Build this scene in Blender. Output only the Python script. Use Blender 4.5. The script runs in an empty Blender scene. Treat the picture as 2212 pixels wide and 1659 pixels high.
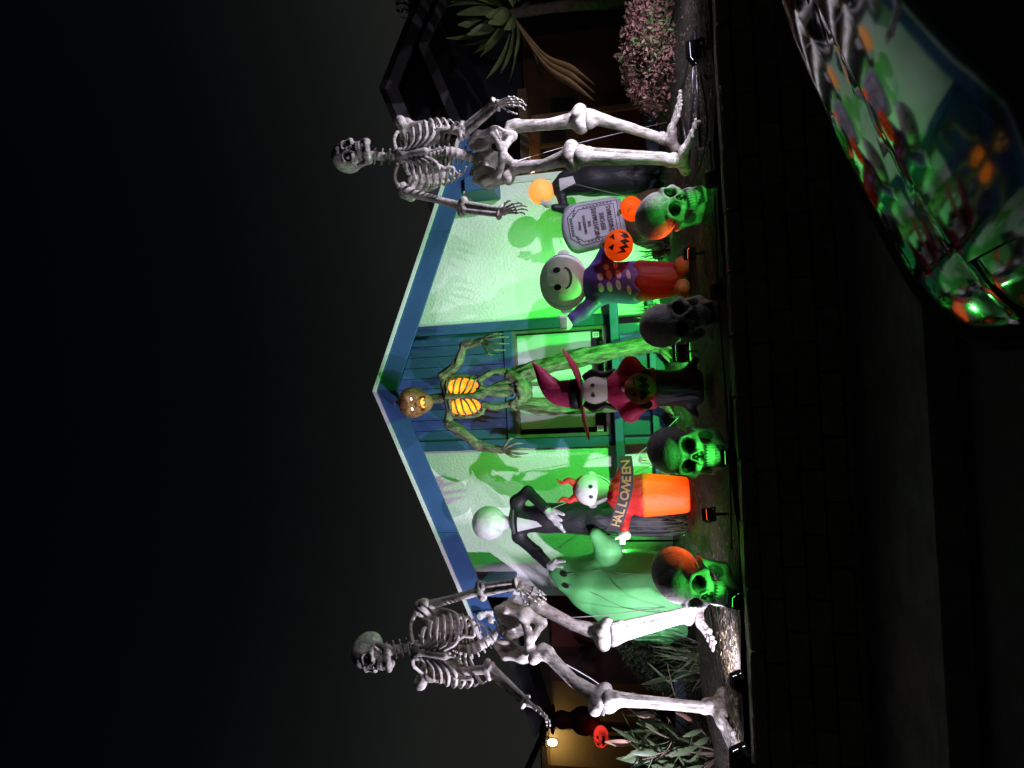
import bpy, math, random
import numpy as np
from mathutils import Matrix, Vector

random.seed(7); rng = np.random.default_rng(7)
sc = bpy.context.scene
col = sc.collection
R_ = math.radians

# ------------------------------------------------------------------ camera
# hand-held phone turned on its side: the picture's left is up in the world
CAM = np.array([0.0, 0.0, 1.47]); FPX = 1500.0
PITCH, ROLL, YAW = R_(11.5), R_(2.9), R_(1.5)
c_fw = np.array([math.sin(YAW)*math.cos(PITCH), math.cos(YAW)*math.cos(PITCH), math.sin(PITCH)])
c_r0 = np.array([math.cos(YAW), -math.sin(YAW), 0.0]); c_u0 = np.cross(c_r0, c_fw)
c_R = math.cos(ROLL)*c_r0 - math.sin(ROLL)*c_u0
c_U = math.cos(ROLL)*c_u0 + math.sin(ROLL)*c_r0
cam_d = bpy.data.cameras.new('camera'); cam = bpy.data.objects.new('camera', cam_d); col.objects.link(cam)
X, Y, Z = -c_U, c_R, -c_fw
cam.matrix_world = Matrix(((X[0], Y[0], Z[0], CAM[0]), (X[1], Y[1], Z[1], CAM[1]), (X[2], Y[2], Z[2], CAM[2]), (0, 0, 0, 1)))
cam_d.sensor_width = 36.0; cam_d.lens = FPX/2212*36.0
cam_d.clip_start = 0.02; cam_d.clip_end = 2000
sc.camera = cam

def at(u, v, yy):            # upright-photo position to the point at distance yy
    d = c_fw + c_R*(u-829.5)/FPX - c_U*(v-1106)/FPX
    return CAM + d*(yy/d[1])

def gz(y):                   # height of the yard, which climbs to the house
    return 0.9 + 0.12*(min(max(y, 5.4), 9.6)-5.4)

def on_yard(u, v):
    d = c_fw + c_R*(u-829.5)/FPX - c_U*(v-1106)/FPX
    t = (0.9-5.4*0.12-CAM[2])/(d[2]-0.12*d[1])
    return CAM + d*t

# ------------------------------------------------------------------ sky, exposure
w = bpy.data.worlds.new('World'); sc.world = w; w.use_nodes = True
nt = w.node_tree; nt.nodes.clear()
tc = nt.nodes.new('ShaderNodeTexCoord'); sp = nt.nodes.new('ShaderNodeSeparateXYZ')
rmp = nt.nodes.new('ShaderNodeValToRGB'); bg = nt.nodes.new('ShaderNodeBackground'); wo = nt.nodes.new('ShaderNodeOutputWorld')
nz = nt.nodes.new('ShaderNodeTexNoise'); nz.inputs['Scale'].default_value = 1.6; nz.inputs['Detail'].default_value = 4
ma = nt.nodes.new('ShaderNodeMath'); ma.operation = 'MULTIPLY_ADD'; ma.inputs[1].default_value = 0.10
nt.links.new(tc.outputs['Generated'], nz.inputs['Vector'])
nt.links.new(tc.outputs['Generated'], sp.inputs[0])
nt.links.new(nz.outputs['Fac'], ma.inputs[0]); nt.links.new(sp.outputs['Z'], ma.inputs[2])
nt.links.new(ma.outputs[0], rmp.inputs[0])
cr = rmp.color_ramp
cr.elements[0].position = 0.0; cr.elements[0].color = (0.017, 0.017, 0.0145, 1)
cr.elements[1].position = 0.76; cr.elements[1].color = (0.0007, 0.0009, 0.0012, 1)
for p, c in ((0.35, (0.0115, 0.0124, 0.0113, 1)), (0.47, (0.0048, 0.0058, 0.0056, 1)), (0.60, (0.0014, 0.0019, 0.0022, 1))):
    e = cr.elements.new(p); e.color = c
nt.links.new(rmp.outputs[0], bg.inputs[0]); nt.links.new(bg.outputs[0], wo.inputs[0])
bg.inputs['Strength'].default_value = 1.0

sc.view_settings.view_transform = 'Standard'; sc.view_settings.look = 'None'
sc.view_settings.exposure = 0.0; sc.view_settings.gamma = 1.0; sc.view_settings.use_curve_mapping = False
sc.render.engine = 'CYCLES'
cy = sc.cycles
cy.use_denoising = True; cy.max_bounces = 6; cy.diffuse_bounces = 3; cy.glossy_bounces = 3
cy.transmission_bounces = 4; cy.transparent_max_bounces = 8; cy.sample_clamp_indirect = 4.0; cy.caustics_reflective = False; cy.caustics_refractive = False
try: cy.denoiser = 'OPENIMAGEDENOISE'
except Exception: pass

# ------------------------------------------------------------------ materials
MATS = {}
def mat(name, c1, c2=None, scale=6.0, rough=0.6, bump=0.0, bscale=40.0, metal=0.0, stretch=None, rnd=0.0,
        detail=5.0, dark=None, coat=0.0, spec=0.5, ramp=(0.35, 0.65), bdist=0.02, vor=False):
    if name in MATS: return MATS[name]
    m = bpy.data.materials.new(name); m.use_nodes = True; MATS[name] = m
    n, l = m.node_tree.nodes, m.node_tree.links
    b = n['Principled BSDF']
    b.inputs['Roughness'].default_value = rough; b.inputs['Metallic'].default_value = metal
    b.inputs['Specular IOR Level'].default_value = spec
    if coat: b.inputs['Coat Weight'].default_value = coat; b.inputs['Coat Roughness'].default_value = 0.03
    tc = n.new('ShaderNodeTexCoord'); vec = tc.outputs['Object']
    if stretch:
        mp = n.new('ShaderNodeMapping'); mp.inputs['Scale'].default_value = stretch
        l.new(vec, mp.inputs['Vector']); vec = mp.outputs['Vector']
    colout = None
    if c2 is None: c2 = tuple(x*0.78 for x in c1)
    nz = n.new('ShaderNodeTexNoise'); nz.inputs['Scale'].default_value = scale; nz.inputs['Detail'].default_value = detail
    nz.inputs['Roughness'].default_value = 0.62
    l.new(vec, nz.inputs['Vector'])
    rp = n.new('ShaderNodeValToRGB')
    rp.color_ramp.elements[0].position = ramp[0]; rp.color_ramp.elements[0].color = (*c2, 1)
    rp.color_ramp.elements[1].position = ramp[1]; rp.color_ramp.elements[1].color = (*c1, 1)
    l.new(nz.outputs['Fac'], rp.inputs[0]); colout = rp.outputs[0]
    if rnd:
        oi = n.new('ShaderNodeObjectInfo'); mr = n.new('ShaderNodeMapRange')
        mr.inputs['To Min'].default_value = 1-rnd; mr.inputs['To Max'].default_value = 1+rnd
        l.new(oi.outputs['Random'], mr.inputs['Value'])
        mx = n.new('ShaderNodeVectorMath'); mx.operation = 'SCALE'
        l.new(colout, mx.inputs[0]); l.new(mr.outputs[0], mx.inputs['Scale']); colout = mx.outputs[0]
    if dark is not None:
        a = n.new('ShaderNodeAttribute'); a.attribute_name = 'paint'
        mx = n.new('ShaderNodeMix'); mx.data_type = 'RGBA'
        l.new(a.outputs['Fac'], mx.inputs[0]); l.new(colout, mx.inputs[6]); mx.inputs[7].default_value = (*dark, 1)
        colout = mx.outputs[2]
    l.new(colout, b.inputs['Base Color'])
    if bump:
        if vor:
            nb = n.new('ShaderNodeTexVoronoi'); nb.inputs['Scale'].default_value = bscale; o = nb.outputs['Distance']
        else:
            nb = n.new('ShaderNodeTexNoise'); nb.inputs['Scale'].default_value = bscale; nb.inputs['Detail'].default_value = 4; o = nb.outputs['Fac']
        l.new(vec, nb.inputs['Vector'])
        bp = n.new('ShaderNodeBump'); bp.inputs['Strength'].default_value = bump; bp.inputs['Distance'].default_value = bdist
        l.new(o, bp.inputs['Height']); l.new(bp.outputs[0], b.inputs['Normal'])
    return m

def emit(name, c, s, var=0.0):
    if name in MATS: return MATS[name]
    m = bpy.data.materials.new(name); m.use_nodes = True; MATS[name] = m
    n, l = m.node_tree.nodes, m.node_tree.links; n.clear()
    e = n.new('ShaderNodeEmission'); o = n.new('ShaderNodeOutputMaterial'); e.inputs[0].default_value = (*c, 1); e.inputs[1].default_value = s
    if var:
        tc = n.new('ShaderNodeTexCoord'); nz = n.new('ShaderNodeTexNoise'); nz.inputs['Scale'].default_value = var
        rp = n.new('ShaderNodeMapRange'); rp.inputs['From Min'].default_value = 0.3; rp.inputs['From Max'].default_value = 0.7
        rp.inputs['To Min'].default_value = s*0.25; rp.inputs['To Max'].default_value = s*1.4
        l.new(tc.outputs['Object'], nz.inputs['Vector']); l.new(nz.outputs['Fac'], rp.inputs['Value']); l.new(rp.outputs[0], e.inputs[1])
    l.new(e.outputs[0], o.inputs[0]); return m

def fabric(name, c, trans=0.35, wr=0.45, c2=None):
    """thin inflatable nylon: part of the light passes through it, puckers at the seams"""
    if name in MATS: return MATS[name]
    m = bpy.data.materials.new(name); m.use_nodes = True; MATS[name] = m
    n, l = m.node_tree.nodes, m.node_tree.links
    b = n['Principled BSDF']; b.inputs['Roughness'].default_value = 0.5; b.inputs['Specular IOR Level'].default_value = 0.3
    o = n['Material Output']
    t = n.new('ShaderNodeBsdfTranslucent'); mx = n.new('ShaderNodeMixShader'); mx.inputs[0].default_value = trans
    tc = n.new('ShaderNodeTexCoord'); nz = n.new('ShaderNodeTexNoise'); nz.inputs['Scale'].default_value = 5; nz.inputs['Detail'].default_value = 3
    rp = n.new('ShaderNodeValToRGB'); rp.color_ramp.elements[0].position = 0.35; rp.color_ramp.elements[1].position = 0.65
    c2 = c2 or tuple(x*0.86 for x in c)
    rp.color_ramp.elements[0].color = (*c2, 1); rp.color_ramp.elements[1].color = (*c, 1)
    l.new(tc.outputs['Object'], nz.inputs['Vector']); l.new(nz.outputs['Fac'], rp.inputs[0])
    l.new(rp.outputs[0], b.inputs['Base Color']); l.new(rp.outputs[0], t.inputs['Color'])
    wv = n.new('ShaderNodeTexNoise'); wv.inputs['Scale'].default_value = 5; wv.inputs['Detail'].default_value = 2; wv.inputs['Distortion'].default_value = .7
    mp = n.new('ShaderNodeMapping'); mp.inputs['Scale'].default_value = (1.6, 1.6, 0.6)
    l.new(tc.outputs['Object'], mp.inputs['Vector']); l.new(mp.outputs[0], wv.inputs['Vector'])
    bp = n.new('ShaderNodeBump'); bp.inputs['Strength'].default_value = wr; bp.inputs['Distance'].default_value = 0.06
    l.new(wv.outputs['Fac'], bp.inputs['Height']); l.new(bp.outputs[0], b.inputs['Normal'])
    l.new(b.outputs[0], mx.inputs[1]); l.new(t.outputs[0], mx.inputs[2]); l.new(mx.outputs[0], o.inputs[0])
    return m

# ------------------------------------------------------------------ objects
WM = {}                       # world matrix of everything made here
def thing(name, label, cat, loc=(0, 0, 0), group=None):
    o = bpy.data.objects.new(name, None); col.objects.link(o); o.location = loc; o.empty_display_size = 0.1
    WM[o] = Matrix.Translation(loc)
    return tag(o, label, cat, group)
def tag(o, label=None, cat=None, group=None, kind=None):
    if label: o['label'] = label
    if cat: o['category'] = cat
    if group: o['group'] = group
    if kind: o['kind'] = kind
    return o
def mesh(name, vf, m=None, smooth=False, angle=None, paint=None):
    v, f = vf[0], vf[1]
    me = bpy.data.meshes.new(name); me.from_pydata(v.tolist() if isinstance(v, np.ndarray) else [tuple(map(float, p)) for p in v], [], f.tolist() if isinstance(f, np.ndarray) else [tuple(q) for q in f])
    if m: me.materials.append(m)
    if smooth or angle:
        me.polygons.foreach_set('use_smooth', [True]*len(me.polygons))
        if angle: me.set_sharp_from_angle(angle=R_(angle))
    if paint is not None:
        a = me.attributes.new('paint', 'FLOAT', 'POINT'); a.data.foreach_set('value', np.asarray(paint, dtype=np.float32))
    me.update(); return me
def place(name, me, parent=None, M=None):
    o = bpy.data.objects.new(name, me); col.objects.link(o)
    M = M or Matrix.Identity(4); WM[o] = M
    if parent is not None:
        o.parent = parent; o.matrix_parent_inverse = WM[parent].inverted()
    o.matrix_basis = M
    return o
def part(name, vf, m, parent=None, smooth=False, angle=None, M=None, paint=None):
    return place(name, mesh(name, vf, m, smooth, angle, paint), parent, M)
def struct(name, vf, m, **k):
    return tag(part(name, vf, m, **k), kind='structure')
def MX(o, x, y, z):           # matrix from an origin and three axes
    return Matrix(((x[0], y[0], z[0], o[0]), (x[1], y[1], z[1], o[1]), (x[2], y[2], z[2], o[2]), (0, 0, 0, 1)))
def nrm(a): a = np.asarray(a, float); return a/np.linalg.norm(a)
def aim(a, b, side, length=None):   # local -Z runs from a to b, local X near 'side'
    a, b = np.asarray(a, float), np.asarray(b, float)
    z = nrm(a-b); x = nrm(np.asarray(side, float)-z*np.dot(side, z)); y = np.cross(z, x)
    s = 1.0 if length is None else np.linalg.norm(a-b)/length
    return MX(a, x, y, z*s)
def TR(loc, rx=0, ry=0, rz=0, s=1.0):
    return Matrix.Translation(loc) @ Matrix.Rotation(rz, 4, 'Z') @ Matrix.Rotation(ry, 4, 'Y') @ Matrix.Rotation(rx, 4, 'X') @ Matrix.Diagonal((s, s, s, 1) if not hasattr(s, '__len__') else (*s, 1))

# ------------------------------------------------------------------ shapes
def join(*vfs):
    V, F = [], []
    for v, f in vfs:
        k = len(V); V.extend([tuple(p) for p in v]); F.extend([tuple(i+k for i in q) for q in f])
    return V, F
def box(x0, x1, y0, y1, z0, z1, b=0.0):
    if b <= 0:
        v = [(x0,y0,z0),(x1,y0,z0),(x1,y1,z0),(x0,y1,z0),(x0,y0,z1),(x1,y0,z1),(x1,y1,z1),(x0,y1,z1)]
        return v, [(0,3,2,1),(4,5,6,7),(0,1,5,4),(1,2,6,5),(2,3,7,6),(3,0,4,7)]
    V = []; idx = {}
    c = ((x0+x1)/2, (y0+y1)/2, (z0+z1)/2); h = ((x1-x0)/2, (y1-y0)/2, (z1-z0)/2)
    for sx in (-1, 1):
        for sy in (-1, 1):
            for sz in (-1, 1):
                s = (sx, sy, sz)
                for ax in range(3):
                    p = [c[i]+s[i]*(h[i] if i == ax else h[i]-b) for i in range(3)]
                    idx[(s, ax)] = len(V); V.append(tuple(p))
    F = []
    for ax in range(3):
        for sg in (-1, 1):
            o = [i for i in range(3) if i != ax]
            q = []
            for a_, b_ in ((-1,-1),(1,-1),(1,1),(-1,1)):
                s = [0,0,0]; s[ax] = sg; s[o[0]] = a_; s[o[1]] = b_; q.append(idx[(tuple(s), ax)])
            F.append(q)
    for ax in range(3):
        o = [i for i in range(3) if i != ax]
        for a_ in (-1, 1):
            for b_ in (-1, 1):
                s0 = [0,0,0]; s1 = [0,0,0]; s0[ax] = -1; s1[ax] = 1
                for s in (s0, s1): s[o[0]] = a_; s[o[1]] = b_
                F.append([idx[(tuple(s0), o[0])], idx[(tuple(s1), o[0])], idx[(tuple(s1), o[1])], idx[(tuple(s0), o[1])]])
    for sx in (-1, 1):
        for sy in (-1, 1):
            for sz in (-1, 1): F.append([idx[((sx,sy,sz), k)] for k in range(3)])
    V2 = np.array(V); C = np.array(c); out = []
    for q in F:
        p = V2[q]; nn = np.cross(p[1]-p[0], p[2]-p[0])
        out.append(tuple(q) if np.dot(nn, p.mean(0)-C) > 0 else tuple(reversed(q)))
    return V, out
def prism(poly, axis, a, b):        # extrude a polygon (2-D list) along an axis from a to b
    n = len(poly); V = []
    for t in (a, b):
        for p in poly:
            q = list(p); q.insert(axis, t); V.append(tuple(q))
    F = [tuple(range(n)), tuple(range(2*n-1, n-1, -1))] + [(i, i+n, (i+1) % n+n, (i+1) % n) for i in range(n)]
    V2 = np.array(V); C = V2.mean(0); out = []
    for q in F:
        p = V2[list(q)]; c = p.mean(0); nn = np.zeros(3)
        for i in range(len(q)): nn += np.cross(p[i]-c, p[(i+1) % len(q)]-c)
        out.append(q if np.dot(nn, c-C) > 0 else tuple(reversed(q)))
    return V, out
def smooth_path(pts, n=24):
    P = np.asarray(pts, float); m = len(P)
    if m < 3: 
        t = np.linspace(0, 1, n)[:, None]; return P[0]*(1-t)+P[-1]*t
    Q = np.vstack([2*P[0]-P[1], P, 2*P[-1]-P[-2]]); out = []
    for t in np.linspace(0, m-1-1e-6, n):
        i = int(t); f = t-i; a, b, c, d = Q[i], Q[i+1], Q[i+2], Q[i+3]
        out.append(0.5*((2*b)+(-a+c)*f+(2*a-5*b+4*c-d)*f*f+(-a+3*b-3*c+d)*f**3))
    return np.array(out)
def tube(pts, r, seg=8, flat=1.0, ridge=None, up=(0.01, 1, 0.02)):
    P = np.asarray(pts, float); n = len(P)
    r = np.interp(np.linspace(0, 1, n), np.linspace(0, 1, len(r)), r) if hasattr(r, '__len__') else np.full(n, r)
    T = np.gradient(P, axis=0); T /= np.linalg.norm(T, axis=1)[:, None]+1e-12
    x = np.asarray(up, float); V = []; F = []
    for i in range(n):
        x = x-T[i]*np.dot(x, T[i]); x /= np.linalg.norm(x)+1e-12; y = np.cross(T[i], x)
        for k in range(seg):
            a = 2*math.pi*k/seg; rr = r[i]*(1 if ridge is None else ridge(a, i/(n-1)))
            V.append(P[i]+rr*(math.cos(a)*x+math.sin(a)*y*flat))
    for i in range(n-1):
        for k in range(seg):
            k2 = (k+1) % seg; F.append((i*seg+k, i*seg+k2, (i+1)*seg+k2, (i+1)*seg+k))
    V.append(P[0]); V.append(P[-1]); a0, a1 = n*seg, n*seg+1
    for k in range(seg):
        F.append((a0, (k+1) % seg, k)); F.append((a1, (n-1)*seg+k, (n-1)*seg+(k+1) % seg))
    return V, F
def lathe(prof, seg=24):            # profile of (radius, z) about Z
    V = []; F = []; n = len(prof)
    for r, z in prof:
        for k in range(seg):
            a = 2*math.pi*k/seg; V.append((r*math.cos(a), r*math.sin(a), z))
    for i in range(n-1):
        for k in range(seg):
            k2 = (k+1) % seg; F.append((i*seg+k, i*seg+k2, (i+1)*seg+k2, (i+1)*seg+k))
    F.append(tuple(range(seg-1, -1, -1))); F.append(tuple((n-1)*seg+k for k in range(seg)))
    return V, F
def grid(fn, us, vs):
    V = [fn(u, v) for u in us for v in vs]; m = len(vs)
    F = [(i*m+j, (i+1)*m+j, (i+1)*m+j+1, i*m+j+1) for i in range(len(us)-1) for j in range(m-1)]
    return V, F
def xf(vf, M):
    return [tuple(M @ Vector(p)) for p in vf[0]], vf[1]

# signed distances and a surface through them
def L3(a): return np.sqrt((a*a).sum(-1))
def sph(P, c, r): return L3(P-np.array(c, np.float32))-r
def ell(P, c, r, rot=None):
    q = P-np.array(c, np.float32)
    if rot is not None: q = q @ np.array(rot, np.float32)
    r = np.array(r, np.float32); k0 = L3(q/r); k1 = L3(q/(r*r))+1e-9
    return k0*(k0-1)/k1
def cap(P, a, b, ra, rb=None):
    a = np.array(a, np.float32); b = np.array(b, np.float32); rb = ra if rb is None else rb
    pa = P-a; ba = b-a; h = np.clip((pa @ ba)/max(float(ba @ ba), 1e-9), 0, 1)
    return L3(pa-h[..., None]*ba)-(ra+(rb-ra)*h)
def smin(a, b, k):
    h = np.clip(k-np.abs(a-b), 0, None)/k; return np.minimum(a, b)-h*h*k*0.25
def smax(a, b, k): return -smin(-a, -b, k)
def nets(fn, lo, hi, h):
    lo = np.array(lo, float); hi = np.array(hi, float); n = np.ceil((hi-lo)/h).astype(int)+1
    ax = [(lo[i]+h*np.arange(n[i])).astype(np.float32) for i in range(3)]
    P = np.stack(np.meshgrid(*ax, indexing='ij'), -1); D = fn(P).astype(np.float32)
    s = D < 0; cs = tuple(n-1)
    acc = np.zeros(cs+(3,), np.float32); cnt = np.zeros(cs, np.float32)
    def sl(o): return tuple(slice(o[i], o[i]+cs[i]) for i in range(3))
    cor = [(i, j, k) for i in (0, 1) for j in (0, 1) for k in (0, 1)]
    for a in cor:
        for ax_ in range(3):
            if a[ax_]: continue
            b = list(a); b[ax_] = 1; b = tuple(b)
            da, db = D[sl(a)], D[sl(b)]; m = (da < 0) != (db < 0)
            t = np.where(m, da/(da-db+1e-12), 0); q = np.zeros(cs+(3,), np.float32)
            for k in range(3): q[..., k] = a[k]
            q[..., ax_] = t; acc += q*m[..., None]; cnt += m
    act = cnt > 0; idx = -np.ones(cs, int); idx[act] = np.arange(act.sum())
    cell = np.argwhere(act); V = lo+h*(cell+acc[act]/cnt[act][:, None])
    F = []
    for ax_ in range(3):
        o1, o2 = [(1, 2), (2, 0), (0, 1)][ax_]
        A = [slice(1, -1)]*3; A[ax_] = slice(0, -1)
        B = list(A); B[ax_] = slice(1, None)
        sa, sb = s[tuple(A)], s[tuple(B)]
        e = np.argwhere(sa != sb)
        if not len(e): continue
        base = e+1; base[:, ax_] = e[:, ax_]; c = []
        for d1, d2 in ((0, 0), (-1, 0), (-1, -1), (0, -1)):
            q = base.copy(); q[:, o1] += d1; q[:, o2] += d2; c.append(idx[q[:, 0], q[:, 1], q[:, 2]])
        c = np.stack(c, 1); fl = sa[e[:, 0], e[:, 1], e[:, 2]]
        c[fl] = c[fl][:, ::-1]; F.append(c[:, ::-1])
    F = np.concatenate(F)
    a, b, c_ = V[F[:, 0]], V[F[:, 1]], V[F[:, 2]]
    if (a*np.cross(b, c_)).sum() < 0: F = F[:, ::-1]
    return V, F

# ================================================================== the setting
# -- lamps: white floods at the outer feet, green floods on stakes, plus added floods
def spot(name, loc, target, color, watts, size=100, blend=0.6, radius=0.05, parent=None):
    d = bpy.data.lights.new(name, 'SPOT'); d.energy = watts; d.color = color
    d.spot_size = R_(size); d.spot_blend = blend; d.shadow_soft_size = radius
    o = bpy.data.objects.new(name, d); col.objects.link(o)
    z = nrm(np.array(loc, float)-np.array(target, float)); x = nrm(np.cross((0, 0, 1), z)); y = np.cross(z, x)
    M = MX(loc, x, y, z); WM[o] = M
    if parent is not None: o.parent = parent; o.matrix_parent_inverse = WM[parent].inverted()
    o.matrix_basis = M; return o
def bulb(name, loc, color, watts, radius=0.04, parent=None):
    d = bpy.data.lights.new(name, 'POINT'); d.energy = watts; d.color = color; d.shadow_soft_size = radius
    o = bpy.data.objects.new(name, d); col.objects.link(o); WM[o] = Matrix.Translation(loc)
    if parent is not None: o.parent = parent; o.matrix_parent_inverse = WM[parent].inverted()
    o.matrix_basis = WM[o]; return o

m_asph = mat('asphalt', (0.075, 0.072, 0.067), (0.04, 0.039, 0.037), 11, 0.85, 0.5, 220)
m_conc = mat('concrete', (0.30, 0.285, 0.26), (0.18, 0.17, 0.155), 5, 0.9, 0.35, 90)
m_block = mat('wall_block', (0.36, 0.32, 0.26), (0.20, 0.175, 0.145), 9, 0.92, 0.7, 60, rnd=0.18)
m_soil = mat('soil', (0.085, 0.062, 0.044), (0.035, 0.026, 0.019), 14, 0.95, 0.9, 70)
m_stucco = mat('stucco', (0.80, 0.79, 0.77), (0.66, 0.65, 0.63), 1.3, 0.9, 0.42, 30, bdist=0.03, detail=6)
m_blue = mat('blue_paint', (0.034, 0.092, 0.235), (0.028, 0.078, 0.205), 3, 0.55, 0.15, 60, rnd=0.06)
m_trim = mat('white_trim', (0.70, 0.70, 0.68), (0.6, 0.6, 0.58), 4, 0.6)
m_dkwood = mat('dark_wood', (0.045, 0.035, 0.028), (0.025, 0.020, 0.016), 8, 0.7, 0.3, 50)
m_shingle = mat('shingle', (0.06, 0.06, 0.065), (0.035, 0.035, 0.04), 20, 0.95, 0.5, 120, rnd=0.2)
m_black = mat('black_plastic', (0.012, 0.012, 0.013), (0.008, 0.008, 0.009), 10, 0.7, spec=.25)
m_metal = mat('grey_metal', (0.22, 0.22, 0.24), (0.14, 0.14, 0.15), 8, 0.35, metal=0.8)
m_wire = mat('wire', (0.35, 0.35, 0.36), rough=0.4, metal=0.5)

struct('street', grid(lambda x, y: (x, y, 0.0), [-400, -20, -5, 0, 5, 20, 400], [-400, -10, 0, 4, 20, 60, 500]), m_asph)
side_walk = struct('sidewalk', box(-30, 30, 3.96, 5.24, -0.1, 0.12), m_conc)
kerb = struct('kerb', box(-30, 30, 3.80, 3.955, -0.1, 0.135, 0.012), m_conc)

def yard_pt(x, y):
    z = gz(y)+0.012*math.sin(3.1*x+1.7*y)+0.010*math.sin(7.3*x-5.1*y)*math.sin(4.7*y+2*x)
    z += 0.03*math.exp(-((x+2.2)**2+(y-6.0)**2)/0.5)-0.02*math.exp(-((x-0.3)**2+(y-6.4)**2)/0.8)
    return (x, y, z)
ys = list(np.linspace(5.50, 9.7, 64))+[11, 14, 20, 40, 90]
xs = [-90, -40, -20, -9]+list(np.linspace(-6, 6, 130))+[9, 20, 40, 90]
yard = struct('yard_ground', grid(yard_pt, xs, ys), m_soil, smooth=True)

# retaining wall of split-face blocks with cap stones
rw = thing('retaining_wall', 'low retaining wall of grey split-face blocks with cap stones between sidewalk and yard', 'retaining wall', (0, 5.35, 0))
bl_meshes = []
for k in range(6):
    v, f = box(-0.226, 0.226, 0, 0.22, 0.002, 0.154, 0.012)
    v = [(x+rng.uniform(-.004, .004), y+(rng.uniform(-.008, .006) if y < 0.1 else 0), z) for x, y, z in v]
    bl_meshes.append(mesh('block', (v, f), m_block))
cap_meshes = []
for k in range(5):
    v, f = box(-0.225, 0.225, -0.03, 0.24, 0.0, 0.105, 0.014)
    v = [(x+rng.uniform(-.005, .005), y+(rng.uniform(-.012, .010) if y < 0.1 else 0), z+rng.uniform(-.003, .004)) for x, y, z in v]
    cap_meshes.append(mesh('cap_stone', (v, f), m_block))
for r in range(5):
    for i in range(22):
        place('block', random.choice(bl_meshes), rw, TR((-4.95+0.46*i+(0.23 if r % 2 else 0), 5.26+0.006*r+random.uniform(-.006, .006), 0.156*r), rz=random.uniform(-.012, .012)))
for i in range(22):
    place('cap_stone', random.choice(cap_meshes), rw, TR((-4.85+0.458*i, 5.285+random.uniform(-.012, .012), 0.782+random.uniform(-.004, .004)), rz=random.uniform(-.02, .02), ry=random.uniform(-.006, .006)))

# mulch chips and fallen leaves, too many to count
def litter(n, cx, cy, sx, sy, smin_, smax_, m, name, label, cat):
    V = []; F = []
    for _ in range(n):
        x = random.gauss(cx, sx) if sx < 3 else random.uniform(cx-sx, cx+sx); y = random.gauss(cy, sy) if sy < 1 else random.uniform(5.56, 9.2)
        y = min(max(y, 5.56), 9.2); z = yard_pt(x, y)[2]+random.uniform(.004, .02)
        a = random.uniform(0, 6.3); s = random.uniform(smin_, smax_); t = s*random.uniform(.25, .6)
        dx, dy = math.cos(a)*s, math.sin(a)*s; ex, ey = -math.sin(a)*t, math.cos(a)*t; h = random.uniform(-.4, .6)*s; k = len(V)
        V += [(x-dx, y-dy, z), (x+ex, y+ey, z+abs(h)*.5), (x+dx, y+dy, z+max(h, 0)), (x-ex, y-ey, z+.004)]; F.append((k, k+1, k+2, k+3))
    o = part(name, (V, F), m); return tag(o, label, cat, kind='stuff')
m_chip = mat('bark_chip', (0.16, 0.115, 0.08), (0.06, 0.042, 0.03), 30, 0.9)
m_litter = mat('dry_leaf', (0.42, 0.35, 0.22), (0.22, 0.17, 0.09), 9, 0.8)
litter(9000, 0, 7, 5, 3, .012, .035, m_chip, 'bark_mulch', 'brown bark mulch covering the whole sloping yard', 'mulch')
litter(900, -2.3, 5.85, .55, .22, .012, .035, m_litter, 'leaf_litter', 'pale dry leaf litter around the left giant skeleton\'s foot', 'leaf litter')
litter(500, 2.5, 6.0, .5, .22, .012, .03, m_litter, 'leaf_litter', 'pale dry leaf litter around the right giant skeleton\'s base', 'leaf litter')

# -- the house: stucco gable with a boarded bay over a window
HX, HL, HRt, HY = 0.224, -2.50, 2.95, 9.0
APEX, SL = 5.00, 0.405
def roof_z(x): return APEX-SL*abs(x-HX)
house = thing('house', 'white stucco house with blue trimmed gable above a wide window, lit green', 'house', (HX, HY, 1.3))
BAY0, BAY1 = -0.60, 1.05
WX0, WX1, WZ0, WZ1 = -0.47, 0.92, 2.08, 3.25
# wall sheets left and right of the bay, 0.2 deep, following the roof slope
part('wall', prism([(HL, .7), (BAY0, .7), (BAY0, roof_z(BAY0)-.06), (HL, roof_z(HL)-.06)], 1, HY, HY+.2), m_stucco, house)
part('wall', prism([(BAY1, .7), (HRt, .7), (HRt, roof_z(HRt)-.06), (BAY1, roof_z(BAY1)-.06)], 1, HY, HY+.2), m_stucco, house)
part('side_wall', box(HL, HL+.2, HY+.2, 17, .7, roof_z(HL)-.1), m_stucco, house)
part('side_wall', box(HRt-.2, HRt, HY+.2, 17, .7, roof_z(HRt)-.1), m_stucco, house)
# casing boards either side of the bay
for x0, x1 in ((BAY0-.02, BAY0+.11), (BAY1-.11, BAY1+.02)):
    part('casing_board', prism([(x0, 1.98), (x1, 1.98), (x1, roof_z(x1)-.08), (x0, roof_z(x0)-.08)], 1, HY-.055, HY+.1), m_blue, house)
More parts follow.
